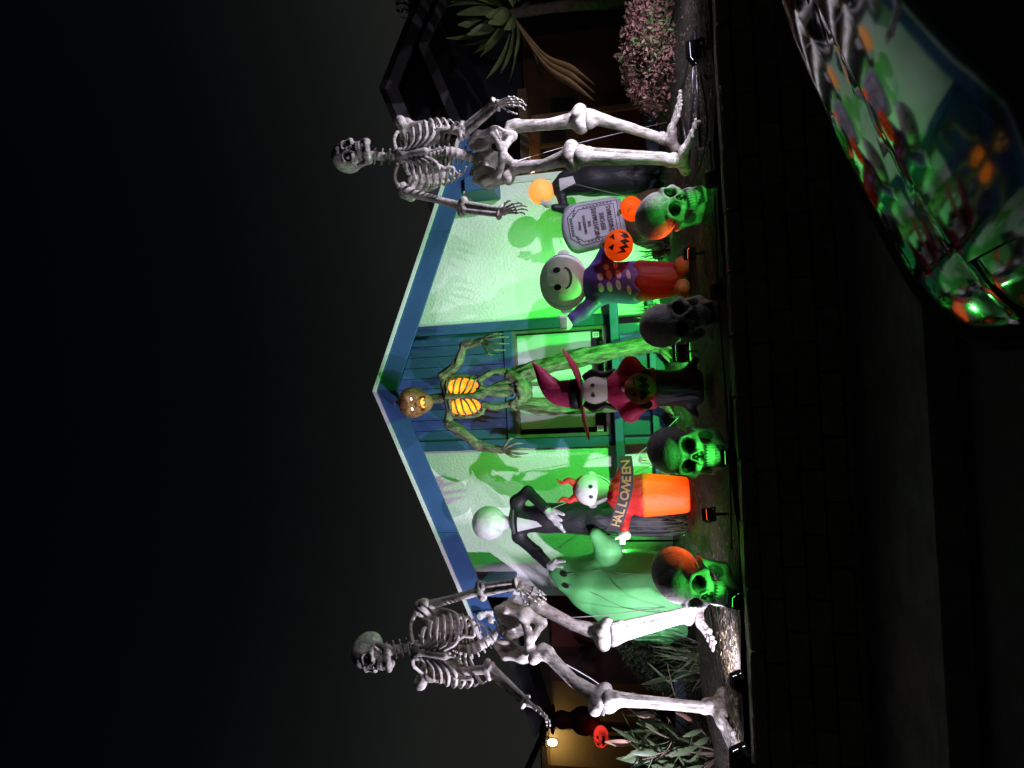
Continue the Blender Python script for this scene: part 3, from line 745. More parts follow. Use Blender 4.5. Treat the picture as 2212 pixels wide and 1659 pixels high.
wiresL = [[at(262, 1151, 6.3), at(170, 1310, 6.9), at(22, 1472, 7.6)], [at(322, 1160, 6.4), at(330, 1300, 7.2), at(353, 1478, 7.7)]]
skL = skeleton('giant skeleton on the left of the yard, striding, its skull turned to the left', LJ,
    TR(hc, rx=R_(-4), ry=R_(2), rz=R_(-24), s=(.44, .44, .435)), TR(tp, rx=R_(-3), ry=R_(4), rz=R_(5), s=(1.22, 1.12, 1.12)),
    TR(at(288, 1128, 6.25), rx=R_(-12), ry=R_(6), rz=R_(-10), s=(.90, .86, .86)), faceL, rodsL, wiresL)
# right giant: faces the street, both feet toward the right
q = P2(6.5)
RJ = dict(shR=q(1387, 873), elR=at(1376, 1002, 6.45), wrR=at(1434, 1074, 6.3), tipR=at(1449, 1146, 6.2),
          shL=at(1248, 871, 6.45), elL=at(1211, 1004, 6.35), wrL=at(1202, 1084, 6.2), tipL=at(1219, 1152, 6.1),
          hipR=at(1366, 1097, 6.55), knR=at(1404, 1262, 6.45), ankR=at(1360, 1436, 6.80), toeR=at(1437, 1470, 6.62),
          hipL=at(1275, 1097, 6.5), knL=at(1326, 1243, 6.25), ankL=at(1313, 1458, 6.30), toeL=at(1392, 1506, 6.08))
rodsR = [[gl(3.02, 5.95), gl(2.05, 6.0)], [gl(3.02, 5.95), gl(2.85, 6.85)], [gl(3.02, 5.95), gl(2.15, 6.5)], [gl(2.05, 6.0), (1.93, 5.62, .93)], [gl(2.85, 6.85), gl(2.15, 6.5)]]
wiresR = [[at(1312, 1119, 6.5), at(1350, 1250, 7.0), at(1395, 1440, 7.6)]]
faceR = dict(armR=(1, -.3, 0), armL=(-1, -.3, 0), handR=(.4, -.9, 0), handL=(.7, -.7, 0), legR=(1, .2, 0), legL=(-1, -.2, 0), shinR=(.7, .6, 0), shinL=(-.6, -.7, 0), flipR=-1, flipL=1)
skR = skeleton('giant skeleton on the right of the yard, facing the street, its skull unlit on top', RJ,
    TR(at(1322, 763, 6.45), rx=R_(-3), ry=R_(-5), rz=R_(2), s=(.445, .445, .45)), TR(at(1318, 872, 6.36), rx=R_(-3), ry=R_(-2), rz=R_(-13), s=(1.20, 1.10, 1.08)),
    TR(at(1322, 1072, 6.5), rx=R_(-12), ry=R_(-3), rz=R_(-8), s=(.92, .87, .87)), faceR, rodsR, wiresR)

# four big skulls along the edge of the yard
m_sk = skull_me
def big_skull(u, vtop, vbot, rz, rx, ry, label, yy, k=1.0, fl=1):
    p = at(u, vbot, yy); top = at(u, vtop, yy); hgt = (top[2]-gz(yy))*k; s = hgt/1.04
    o = place('large_skull', m_sk, None, TR((p[0], yy, gz(yy)+.535*s), rx, ry, rz, (fl*s*1.06, s, s)))
    return tag(o, label, 'skull', 'large skulls along the retaining wall')
big_skull(1207, 1376, 1523, R_(14), R_(7), R_(-10), 'large skull at the right end of the row, turned right with an orange lit side', 6.05, 1.03)
big_skull(968, 1388, 1548, R_(2), R_(9), R_(-8), 'large unlit grey skull between the two grassy clumps, not glowing green', 5.92, 1.04, -1)
big_skull(688, 1406, 1576, R_(-7), R_(2), R_(2), 'large green lit skull facing straight out, beside the witch figure', 5.72, 1.05)
big_skull(410, 1420, 1594, R_(-18), R_(6), R_(11), 'large green lit skull at the left end, turned left with a red lit crown', 5.70, 1.07, -1)

# ================================================================== pumpkin-headed figure with glowing ribs
m_vine = mat('vine', (0.20, 0.20, 0.115), (0.055, 0.05, 0.032), 18, .7, .6, 60, stretch=(1, 1, .4), ramp=(.36, .62))
m_vinepump = mat('dark_pumpkin', (0.40, 0.17, 0.06), (0.14, 0.06, 0.025), 14, .5, .4, 50)
m_glow = emit('ember_glow', (1.0, .22, .012), 3.4, 4.5)
m_glow2 = emit('mouth_glow', (1.0, .34, .05), 3.6, 14.0)
m_eyeglow = emit('eye_glow', (1.0, .85, .75), 3.5)
IY = 8.40
pum = thing('pumpkin_figure', 'towering pumpkin-headed vine figure with glowing orange ribs before the window', 'halloween figure', (.35, IY, gz(IY)))
def bark(seed, k=5, tw=5.0, amp=.22):
    r = random.Random(seed); ph = [r.uniform(0, 6.3) for _ in range(4)]
    def f(a, t):
        x = math.sin(k*a+tw*t+ph[0])*.6+math.sin((k+2)*a-tw*1.4*t+ph[1])*.4+.35*math.sin(2*a+9*t+ph[2])
        return 1+amp*(abs(x)*1.1-.35)+.06*math.sin(40*t+3*a+ph[3])
    return f
def limb(name, pts, r, seed, k=5, tw=5.0, amp=.34, seg=26, n=46):
    return part(name, tube(smooth_path(pts, n), r, seg, ridge=bark(seed, k, tw, amp)), m_vine, pum, smooth=True)
I = lambda u, v, dy=0: at(u, v, IY+dy)
limb('leg', [I(846, 1112, 0), I(866, 1170, -.04), I(884, 1235, -.05), I(898, 1310, 0), I(916, 1402, .02), np.array((.60, IY+.02, gz(IY)))], [.085, .085, .088, .086, .083, .10], 1, 7, 7, .42, 40, 80)
limb('leg', [I(786, 1120, 0), I(781, 1175, -.02), I(780, 1230, -.02), I(788, 1322, .02), I(797, 1402, .05), np.array((-.05, IY+.05, gz(IY)))], [.075, .078, .080, .078, .078, .095], 2, 7, -7, .42, 40, 80)
limb('hip', [I(852, 1096, 0), I(838, 1122, -.03), I(818, 1130, -.04), I(796, 1126, -.02), I(780, 1106, 0)], [.06, .085, .09, .085, .06], 3, 5, 4)
for k, (ua, va, ub, vb, r) in enumerate(((838, 1034, 856, 1100, .045), (822, 1036, 812, 1108, .050), (800, 1038, 838, 1110, .040), (786, 1040, 790, 1108, .045), (812, 1030, 816, 1126, .055))):
    limb('waist_vine', [I(ua, va, -.04), I((ua+ub)/2+(-1)**k*9, (va+vb)/2, -.02), I(ub, vb, 0)], [r*.85, r*.7, r], 10+k, 4, 5, .25, 16, 30)
limb('spine', [I(799, 934, .04), I(802, 980, .10), I(808, 1040, .08)], [.05, .06, .05], 20, 5, 8, .2, 18, 30)
limb('neck', [I(797, 930, 0), I(800, 962, .01)], [.055, .062], 21, 6, 3, .25, 20, 14)
# shoulders and arms
limb('shoulder', [I(846, 955, 0), I(822, 962, -.02), I(800, 966, -.03), I(772, 970, -.02), I(745, 968, 0)], [.055, .045, .05, .045, .055], 22, 5, 4, .2, 20, 36)
limb('arm', [I(846, 953, 0), I(872, 986, -.03), I(905, 1000, -.06), I(913, 1003, -.06), I(917, 1022, -.12), I(924, 1044, -.16)], [.060, .055, .050, .058, .048, .036], 23, 4, 7)
limb('arm', [I(745, 966, 0), I(726, 996, -.03), I(700, 1028, -.06), I(696, 1036, -.06), I(690, 1062, -.10), I(687, 1090, -.14)], [.060, .055, .052, .058, .046, .036], 24, 4, 7)
for (wu, wv), tips in (((924, 1044), ((938, 1088), (931, 1099), (917, 1100), (903, 1092), (893, 1068))), ((687, 1090), ((672, 1126), (679, 1142), (690, 1146), (701, 1130), (712, 1112)))):
    for tu, tv in tips:
        mx_, mv = (wu*.45+tu*.55)+(tu-wu)*.35, wv*.55+tv*.45
        part('finger', tube(smooth_path([I(wu, wv-4, -.15), I(mx_, mv, -.24), I(tu, tv, -.20)], 18), [.021, .016, .015, .006], 9, ridge=bark(int(tu), 3, 9, .15)), m_vine, pum, smooth=True)
# glowing lungs behind dark ribs
def ball(c, r, n=20, m=14):
    V = []; F = []
    for i in range(m+1):
        t = math.pi*i/m
        for k in range(n):
            a = 2*math.pi*k/n; V.append((c[0]+r[0]*math.sin(t)*math.cos(a), c[1]+r[1]*math.sin(t)*math.sin(a), c[2]+r[2]*math.cos(t)))
    for i in range(m):
        for k in range(n): F.append((i*n+k, (i+1)*n+k, (i+1)*n+(k+1) % n, i*n+(k+1) % n))
    return V, F
for sgn, (uc, vc) in ((1, (824, 998)), (-1, (781, 1003))):
    c = I(uc, vc, .02)
    part('ember_core', ball(c, (.105, .075, .21)), m_glow, pum, smooth=True)
    nr = 5
    for k in range(nr):
        t = (k+.5)/nr; z = c[2]+.20-.40*t; hw = .128*(1-.55*max(0, t-.55))*(1-.3*max(0, .25-t)*2); dz = .055*(1 if t < .7 else 1.8)*(-1)
        ins = c[0]-sgn*.105
        pts = [(ins, c[1]-.085, z+.02+(.05 if t > .6 else 0)), (c[0]-sgn*.03, c[1]-.115, z), (c[0]+sgn*.06, c[1]-.10, z+dz*.35), (c[0]+sgn*hw, c[1]-.02, z+dz*.8), (c[0]+sgn*hw*.9, c[1]+.07, z+dz*.7)]
        part('rib', tube(smooth_path(pts, 22), [.015, .013, .013, .015, .012], 9, ridge=bark(100+k, 3, 9, .15)), m_vine, pum, smooth=True)
    limb('side_vine', [I(uc+sgn*20, vc-38, .0), I(uc+sgn*23, vc, -.01), I(uc+sgn*14, vc+36, -.02), I(uc-sgn*6, vc+44, -.03)], [.028, .024, .026, .03], 40+sgn, 4, 8, .25, 14, 30)
limb('breast_vine', [I(802, 962, -.09), I(803, 990, -.11), I(804, 1020, -.11), I(808, 1044, -.06)], [.030, .028, .036, .045], 44, 4, 8, .25, 16, 30)
# root toes
for bx, by in ((.60, IY+.02), (-.05, IY+.05)):
    for k in range(6):
        a = -math.pi/2+(k-2.5)*.55; L = random.uniform(.20, .30)
        part('root_toe', tube(smooth_path([(bx, by, gz(by)+.12), (bx+.10*math.cos(a), by+.10*math.sin(a), gz(by)+.07), (bx+L*math.cos(a), by+L*math.sin(a), gz(by+L*math.sin(a))+.012)], 12), [.05, .038, .010], 8, ridge=bark(k, 3, 5, .15)), m_vine, pum, smooth=True)
# head
hcn = I(790, 898, -.07); HS = .255
def ph_sdf(P):
    x, y, z = P[..., 0], P[..., 1], P[..., 2]
    a = np.arctan2(x, -y); r = 1+.11*np.abs(np.cos(4.5*a))**.7
    Q = P/np.stack([r, r, np.ones_like(r)], -1)
    d = ell(Q, (0, .05, .16), (.70, .72, .74))
    d = smin(d, ell(P, (0, -.12, -.42), (.50, .46, .52)), .25)
    A = P.copy(); A[..., 0] = np.abs(A[..., 0])
    d = smin(d, cap(A, (.06, -.60, .12), (.42, -.50, .30), .09, .07), .12)
    d = smax(d, -ell(A, (.26, -.62, .02), (.17, .30, .10), SLANT), .05)
    d = smax(d, -cap(A, (.02, -.66, -.14), (.07, -.62, -.24), .05, .045), .03)
    z0 = -.47+.05*np.sin(A[..., 0]*26)
    mo = np.maximum(np.abs(z+.50)-.135-.055*np.sin(P[..., 0]*27), np.abs(x)-.36); mo = np.maximum(mo, y+.25)
    d = smax(d, -mo, .03)
    return d
hv, hf = nets(ph_sdf, (-.86, -.90, -1.05), (.86, .90, 1.0), .030)
hd = part('head', (hv, hf), m_vinepump, pum, smooth=True, M=TR(hcn, rx=R_(-4), rz=R_(-10), s=HS))
HM = TR(hcn, rx=R_(-4), rz=R_(-10), s=HS)
part('mouth_glow', ball((0, -.02, -.50), (.36, .33, .20)), m_glow2, hd, smooth=True, M=HM)
for s in (-1, 1): part('eye', ball((s*.25, -.43, .02), (.085, .05, .05), 12, 8), m_eyeglow, hd, smooth=True, M=HM)
part('stem', tube(smooth_path([(0, .05, .85), (.03, .06, 1.02), (-.08, .0, 1.18)], 10), [.10, .07, .05], 9, ridge=bark(77, 4, 3, .2)), m_vine, hd, smooth=True, M=HM)

# ================================================================== inflatables: plain puffed figures
from mathutils.geometry import tessellate_polygon
f_white = fabric('white_nylon', (.80, .80, .78)); f_black = fabric('black_nylon', (.020, .020, .023), .10); f_grey = fabric('charcoal_nylon', (.07, .07, .075), .12)
f_red = fabric('red_nylon', (.62, .035, .03), .30); f_orange = fabric('orange_nylon', (.86, .20, .025), .40); f_mag = fabric('magenta_nylon', (.64, .045, .16), .2)
f_green = fabric('pale_green_nylon', (.17, .62, .21), .30, .12); f_purple = fabric('purple_nylon', (.13, .075, .36), .25); f_maroon = fabric('maroon_nylon', (.30, .035, .035), .4)
f_tan = fabric('tan_nylon', (.62, .30, .14), .3); f_pale = fabric('pale_patch', (.66, .64, .72), .3); f_headorange = fabric('amber_nylon', (.86, .52, .22), .55)
f_stone = fabric('stone_nylon', (.44, .41, .50), .3, .12); f_brown = fabric('brown_nylon', (.10, .06, .035), .2); f_shoe = fabric('shoe_nylon', (.75, .30, .12), .4)
m_print = mat('black_print', (.012, .011, .012), rough=.6); m_stem = mat('stem_green', (.16, .30, .12), rough=.5); m_lblprint = mat('grey_print', (.045, .04, .055), rough=.6)
def blob(name, fn, lo, hi, h, m, parent, M=None):
    return part(name, nets(fn, lo, hi, h), m, parent, smooth=True, M=M)
def decal(name, poly, fn, m, parent, y0, lift=.006, sub=3, M=None, dirn=(0, 1, 0)):
    """flat print: a polygon in x,z laid onto the front of a shape"""
    tri = tessellate_polygon([[Vector((p[0], p[1], 0)) for p in poly]])
    T = [[np.array(poly[i], float) for i in t] for t in tri]
    for _ in range(sub):
        N = []
        for a, b, c in T:
            ab, bc, ca = (a+b)/2, (b+c)/2, (c+a)/2; N += [[a, ab, ca], [ab, b, bc], [ca, bc, c], [ab, bc, ca]]
        T = N
    key = {}; V = []; F = []
    for t in T:
        f = []
        for p in t:
            k = (round(p[0], 5), round(p[1], 5))
            if k not in key: key[k] = len(V); V.append((p[0], y0, p[1]))
            f.append(key[k])
        if len(set(f)) == 3: F.append(tuple(f))
    P = np.array(V, np.float32)
    for _ in range(60):
        d = fn(P); P[:, 1] += np.clip(d, -.05, .05)*.9
    P[:, 1] -= lift
    v2 = np.array(P); e = v2.copy(); 
    # face the street
    F2 = []
    for f in F:
        a, b, c = v2[f[0]], v2[f[1]], v2[f[2]]
        F2.append(f if np.cross(b-a, c-a)[1] < 0 else f[::-1])
    return part(name, (v2, F2), m, parent, smooth=True, M=M)
def oval(cx, cz, rx, rz_, n=18, tilt=0):
    return [(cx+rx*math.cos(a)*math.cos(tilt)-rz_*math.sin(a)*math.sin(tilt), cz+rx*math.cos(a)*math.sin(tilt)+rz_*math.sin(a)*math.cos(tilt)) for a in np.linspace(0, 2*math.pi, n, endpoint=False)]
def loc(p): return lambda u, v: (np.array(at(u, v, p[1]))-np.array(p))
def text_mesh(s, size, m, name, parent, M, bold=.0):
    c = bpy.data.curves.new(name, 'FONT'); c.body = s; c.size = size; c.align_x = 'CENTER'; c.align_y = 'CENTER'; c.offset = bold; c.extrude = .0015; c.resolution_u = 3
    o = bpy.data.objects.new(name, c); col.objects.link(o)
    bpy.context.view_layer.update()
    me = bpy.data.meshes.new_from_object(o.evaluated_get(bpy.context.evaluated_depsgraph_get()))
    bpy.data.objects.remove(o); me.name = name
    me.materials.clear(); me.materials.append(m)
    return place(name, me, parent, M)
def pumpkin_sdf(c, r, hgt, k=8):
    c = np.array(c, np.float32)
    def fn(P):
        Q = P-c; a = np.arctan2(Q[..., 1], Q[..., 0]); rr = np.sqrt(Q[..., 0]**2+Q[..., 1]**2)
        s = 1+.035*np.abs(np.cos(k/2*a))*np.clip(rr/r, 0, 1)
        q = Q/np.stack([s, s, np.ones_like(s)], -1)
        d = ell(q, (0, 0, 0), (r, r, hgt))
        return smax(d, -sph(Q, (0, 0, hgt*1.12), r*.28), r*.12)
    return fn
def face_seam(parent, c, rx_, rz_, y, m):
    a = np.linspace(0, 2*math.pi, 49); P = np.stack([c[0]+rx_*np.cos(a), np.full(49, y), c[2]+rz_*np.sin(a)], 1)
    part('seam', tube(P, .0035, 6), m, parent, smooth=True)
def seams(parent, paths, m, r=.006):
    for p in paths: part('seam', tube(smooth_path(p, 30), r, 6), m, parent, smooth=True)

# ---- tall dark figure with a plain ball head
b = np.array((at(540, 1442, 8.15)[0], 8.15, gz(8.15))); q = loc(b)
t = thing('tall_inflatable', 'tall thin inflatable figure in black with a plain white ball head', 'inflatable figure', tuple(b), 'inflatable figures in the yard'); M = TR(b)
hc_ = q(529, 1056); S1, S2 = q(500, 1120), q(575, 1116)
def coat(P):
    d = cap(P, q(541, 1430)+(0, 0, .05), q(541, 1290), .215, .205); d = smin(d, cap(P, q(541, 1290), q(540, 1180), .205, .165), .05)
    d = smin(d, cap(P, q(540, 1180), q(536, 1128), .165, .15), .06)
    d = smin(d, cap(P, S1, S2, .075, .08), .08)
    d = smin(d, cap(P, S2, q(598, 1142)+(0, -.05, 0), .075, .070), .04); d = smin(d, cap(P, q(598, 1142)+(0, -.05, 0), q(566, 1186)+(0, -.22, 0), .070, .055), .03)
    d = smin(d, cap(P, S1, q(468, 1160)+(0, -.05, 0), .075, .07), .04); d = smin(d, cap(P, q(468, 1160)+(0, -.05, 0), q(448, 1186)+(0, -.15, 0), .070, .060), .03)
    return np.maximum(d, .0-P[..., 2])
blob('coat', coat, (-.75, -.45, -.02), (.55, .32, 2.05), .020, f_black, t, M)
blob('head', lambda P: smin(ell(P, hc_, (.205, .20, .205)), cap(P, hc_, q(531, 1108), .08, .07), .05), tuple(hc_-.36), tuple(hc_+.26), .016, f_white, t, M)
blob('collar', lambda P: ell(P, q(535, 1112), (.19, .14, .05)), tuple(q(535, 1112)-.24), tuple(q(535, 1112)+.24), .016, f_grey, t, M)
decal('shirt_front', [tuple(q(u, v)[[0, 2]]) for u, v in ((514, 1122), (546, 1122), (538, 1165), (528, 1176))], coat, f_white, t, -.6, M=M)
for a, c2, sg in ((q(566, 1186)+(0, -.22, 0), q(540, 1212)+(0, -.30, 0), -1), (q(448, 1186)+(0, -.15, 0), q(440, 1212)+(0, -.22, 0), 1)):
    def mit(P, a=a, c2=c2, sg=sg):
        d = cap(P, a, (a+c2)/2, .045, .055); mid_ = (a+c2)/2
        for k in range(4):
            off = np.array(((k-1.5)*.040, -.01, -.02*abs(k-1.5))); tipp = c2+off*1.6+np.array((0, -.02, -.03)); d = smin(d, cap(P, mid_+off, tipp, .026, .018), .02)
        return smin(d, cap(P, mid_, mid_+np.array((sg*.09, -.03, -.04)), .024, .017), .02)
    cc = (a+c2)/2
    blob('hand', mit, tuple(cc-.26), tuple(cc+.26), .012, f_white, t, M)
for k in range(7):
    x = -.165+.055*k; yy = -math.sqrt(max(.001, .207**2-x*x))
    seams(t, [[b+(x, yy, .06), b+(x*.99, yy*.99, .5), b+(x*.92, yy*.90, .95), b+(x*.78, yy*.80, 1.2)]], f_grey, .009)

# ---- pale green ghost sack
b = np.array((at(372, 1478, 8.05)[0], 8.05, gz(8.05))); q = loc(b)
t = thing('ghost_inflatable', 'big pale green ghost-shaped inflatable between left giant skeleton and tall figure', 'inflatable figure', tuple(b), 'inflatable figures in the yard'); M = TR(b)
def ghost(P):
    d = cap(P, q(376, 1455), q(380, 1360), .47, .45); d = smin(d, cap(P, q(380, 1360), q(398, 1285), .45, .33), .12)
    d = smin(d, cap(P, q(398, 1285), q(418, 1228), .27, .175), .12); d = smin(d, cap(P, q(418, 1228), q(430, 1210), .165, .135), .1)
    d = smin(d, cap(P, q(430, 1300), q(478, 1315)+(0, -.15, 0), .14, .14), .10); d = smin(d, cap(P, q(478, 1315)+(0, -.15, 0), q(512, 1290)+(0, -.2, 0), .135, .075), .06)
    d = smin(d, cap(P, q(345, 1320), q(308, 1378)+(0, -.08, 0), .15, .11), .10); d = smin(d, cap(P, q(308, 1378)+(0, -.08, 0), q(288, 1440)+(0, -.05, 0), .11, .085), .08)
    ang = np.arctan2(P[..., 1], P[..., 0]); d = d+.010*np.sin(ang*11+P[..., 2]*3)*np.clip(1-P[..., 2]/1.0, 0, 1)
    return np.maximum(d, .02-P[..., 2])
blob('body', ghost, (-.80, -.68, -.02), (.95, .60, 1.75), .024, f_green, t, M)
for u, v in ((404, 1226), (428, 1222)):
    c = q(u, v); decal('eye', oval(c[0], c[2], .030, .045), ghost, m_print, t, -.7, M=M)
gs_ = f_grey
for ua, ub, uc in ((440, 438, 436), (395, 372, 360)):
    pts = []
    for v_, u_ in ((1225, ua*.4+420*.6), (1290, ua), (1360, ub), (1460, uc)):
        p_ = q(u_, v_).astype(np.float32)[None]; p_[:, 1] = -.8
        for _ in range(60): p_[:, 1] += np.clip(ghost(p_), -.05, .05)*.9
        pts.append(b+p_[0]+(0, -.003, 0))
    seams(t, [pts], mat('seam_thread', (.10, .16, .10), rough=.8), .004)

# ---- small red devil with orange tub-like lower half, carrying a banner
b = np.array((at(590, 1487, 7.55)[0], 7.55, gz(7.55))); q = loc(b)
t = thing('devil_inflatable', 'red inflatable devil with small horns and an orange glowing lower half, holding a banner', 'inflatable figure', tuple(b), 'inflatable figures in the yard'); M = TR(b)
def tub(P):
    c0, c1 = q(590, 1470), q(590, 1392)
    return np.maximum(cap(P, c0, c1, .195, .235), np.maximum(.0-P[..., 2], P[..., 2]-c1[2]-.02))
blob('lower_body', tub, (-.34, -.34, -.02), (.34, .34, .62), .018, f_orange, t, M)
def dev(P):
    d = cap(P, q(590, 1384), q(592, 1345), .225, .17); d = smin(d, cap(P, q(592, 1345), q(594, 1330), .15, .10), .08)
    d = smin(d, cap(P, q(560, 1346), q(522, 1350)+(0, -.12, 0), .085, .055), .06); d = smin(d, cap(P, q(625, 1346), q(655, 1352)+(0, -.12, 0), .085, .06), .06)
    a = np.arctan2(P[..., 1], P[..., 0]); return np.maximum(d+.006*np.sin(a*13), q(590, 1398)[2]+.025*np.sin(a*6)-P[..., 2])
blob('jacket', dev, (-.52, -.40, .35), (.52, .30, .98), .018, f_red, t, M)
hd_ = q(601, 1283)
face_seam(t, b+hd_, .150, .196, b[1]+hd_[1]-.06, mat('grey_seam', (.2, .2, .2), rough=.7))
devhead = lambda P: smin(ell(P, hd_, (.155, .145, .215)), ell(P, hd_+(0, 0, .04), (.165, .15, .15)), .05)
blob('head', devhead, tuple(hd_-.32), tuple(hd_+.32), .015, f_white, t, M)
blob('hood', lambda P: np.maximum(ell(P, hd_+(0, .03, .05), (.172, .16, .185)), .11-(P[..., 2]-hd_[2])), tuple(hd_-.3), tuple(hd_+.34), .014, f_red, t, M)
for s in (-1, 1):
    part('horn', tube(smooth_path([b+hd_+(s*.07, 0, .20), b+hd_+(s*.11, -.02, .27), b+hd_+(s*.085, -.03, .34), b+hd_+(s*.13, -.03, .40)], 16), [.042, .032, .022, .004], 10), f_red, t, smooth=True)
    c = hd_+(s*.055, 0, .02); decal('eye', oval(c[0], c[2], .020, .024), devhead, m_print, t, hd_[1]-.25, M=M)
    blob('ear', lambda P: ell(P, hd_+(s*.165, .0, .02), (.035, .03, .05)), tuple(hd_+(s*.165, 0, .02)-.08), tuple(hd_+(s*.165, 0, .02)+.08), .012, f_white, t, M)
blob('hand', lambda P: smin(ell(P, q(508, 1352)+(0, -.14, 0), (.05, .05, .06)), cap(P, q(508, 1352)+(0, -.14, .02), q(502, 1340)+(0, -.17, .04), .02, .015), .03), tuple(q(508, 1352)+(0, -.14, 0)-.14), tuple(q(508, 1352)+(0, -.14, 0)+.14), .011, f_white, t, M)
bulb('inner_bulb', tuple(b+(0, 0, .22)), (1, .10, .02), 5.0, .05, t)
# banner with its word
bn = thing('halloween_banner', 'black banner with gold capital letters across the red devil figure', 'banner', tuple(at(600, 1348, 7.15)))
mb_ = mat('banner_cloth', (.018, .016, .018), (.010, .009, .010), 6, .7, .3, 20); gold = mat('gold_letters', (.30, .19, .065), (.20, .13, .045), 9, .5)
bp_ = [at(674, 1350, 7.12), at(640, 1354, 7.08), at(600, 1352, 7.06), at(560, 1342, 7.08), at(530, 1332, 7.14), at(512, 1322, 7.22)]
path = smooth_path(bp_, 44); hh = .067
V = []; F = []
for p_ in path: V += [p_+(0, 0, hh), p_+(0, 0, -hh), p_+(0, .012, -hh), p_+(0, .012, hh)]
for i in range(43):
    for k in range(4): F.append((4*i+k, 4*i+(k+1) % 4, 4*i+4+(k+1) % 4, 4*i+4+k))
F += [(0, 1, 2, 3), (175, 174, 173, 172)]
part('cloth', (V, F), mb_, bn, smooth=True, angle=40)
word = 'HALLOWEEN'
for i, ch in enumerate(word):
    s_ = .80-.69*i/(len(word)-1); k = s_*43; j = int(k); p_ = path[j]+(path[min(j+1, 43)]-path[j])*(k-j); tg = nrm(path[max(j-2, 0)]-path[min(j+2, 43)])
    yv = nrm(np.array((0, 0, 1))-tg*tg[2]); zv = np.cross(tg, yv)
    text_mesh(ch, .125, gold, 'letter', bn, MX(p_+zv*.006, tg, yv, zv), .003)

# ---- witch in a crooked magenta hat
b = np.array((at(820, 1524, 6.45)[0], 6.45, gz(6.45))); q = loc(b)
t = thing('witch_inflatable', 'inflatable witch in a crooked magenta hat, carrying a round tan bag', 'inflatable figure', tuple(b), 'inflatable figures in the yard'); M = TR(b)
def wskirt(P):
    d = cap(P, q(822, 1500), q(820, 1400), .155, .175)
    for s in (-1, 1): d = smin(d, cap(P, q(822+s*34, 1486), q(822+s*60, 1500)+(0, 0, -.01), .05, .03), .06)
    return np.maximum(d, .01-P[..., 2])
blob('skirt', wskirt, (-.45, -.3, -.02), (.45, .3, .75), .018, f_black, t, M)
def wcoat(P):
    d = cap(P, q(820, 1405), q(818, 1345), .19, .165); d = smin(d, cap(P, q(818, 1345), q(817, 1332), .14, .10), .08)
    for s in (-1, 1):
        e = q(818+s*50, 1362)+(0, -.05, 0); d = smin(d, cap(P, q(818+s*28, 1345), e, .085, .085), .04); d = smin(d, cap(P, e, q(818+s*36, 1388)+(0, -.16, 0), .08, .05), .04)
    return np.maximum(d, q(820, 1418)[2]-P[..., 2])
blob('coat', wcoat, (-.42, -.36, .35), (.42, .30, 1.0), .016, f_mag, t, M)
for s in (-1, 1): blob('mitten', lambda P: ell(P, q(818+s*32, 1396)+(0, -.19, 0), (.045, .05, .055)), tuple(q(818+s*32, 1396)+(0, -.19, 0)-.09), tuple(q(818+s*32, 1396)+(0, -.19, 0)+.09), .012, f_black, t, M)
wh = q(816, 1290)
face_seam(t, b+wh+(0, 0, -.01), .113, .148, b[1]+wh[1]-.055, mat('grey_seam', (.2, .2, .2), rough=.7))
witchhead = lambda P: smin(ell(P, wh+(0, 0, .02), (.125, .125, .13)), ell(P, wh+(0, -.01, -.05), (.10, .11, .13)), .06)
blob('head', witchhead, tuple(wh-.25), tuple(wh+.25), .014, f_white, t, M)
for s in (-1, 1):
    decal('eye', oval(wh[0]+s*.048, wh[2]+.03, .016, .020), witchhead, m_print, t, wh[1]-.22, M=M)
    part('hair_lock', tube(smooth_path([b+wh+(s*.12, .03, .12), b+wh+(s*.165, .0, .03), b+wh+(s*.14, -.02, -.07), b+wh+(s*.185, 0, -.17)], 22), [.03, .034, .028, .010], 9, ridge=bark(5+s, 3, 14, .3)), f_black, t, smooth=True)
hb_ = q(807, 1243)
part('hat_cone', tube(smooth_path([b+hb_+(0, 0, -.03), b+q(812, 1205), b+q(832, 1182), b+q(858, 1165), b+q(876, 1150)], 30), [.140, .118, .085, .045, .008], 22), f_mag, t, smooth=True)
part('hat_band', tube(np.array([b+hb_+(0, 0, -.055), b+hb_+(.004, 0, .0), b+hb_+(.006, 0, .045)]), [.146, .145, .139], 22), f_black, t, smooth=True)
def brim(a, r):
    rr = .13+(.22*r)*(1+.25*math.cos(2*a)); x = rr*math.cos(a)*1.08; y = rr*math.sin(a)*.8
    return b+hb_+np.array((x, y, -.06+.16*r*r*abs(math.cos(a))**2*(1 if x > 0 else -.35)-.05*r*math.sin(a)*-1*.3))
V, F = grid(brim, np.linspace(0, 2*math.pi, 41), np.linspace(0, 1, 8))
part('hat_brim', (np.vstack([np.array(V), np.array(V)+(0, 0, .012)]), F+[tuple(i+len(V) for i in f[::-1]) for f in F]), f_mag, t, smooth=True)
bg_c = np.array(at(819, 1384, 6.45))+(0, -.24, 0)
bag_fn = lambda P: ell(P, (0, 0, 0), (.138, .11, .140))
bag = part('round_bag', nets(bag_fn, (-.2, -.17, -.2), (.2, .17, .2), .016), f_tan, t, smooth=True, M=TR(bg_c))
for s in (-1, 1): decal('eye_print', oval(s*.05, .05, .020, .011, 12), bag_fn, m_print, bag, -.2, M=TR(bg_c))
zz_ = [(-.105, -.015), (-.08, .01), (-.06, -.03), (-.035, .008), (-.01, -.035), (.02, .008), (.045, -.03), (.07, .01), (.10, -.012), (.085, -.075), (.05, -.05), (.02, -.09), (-.01, -.06), (-.04, -.09), (-.07, -.05)]
decal('mouth_print', zz_, bag_fn, m_print, bag, -.2, M=TR(bg_c))
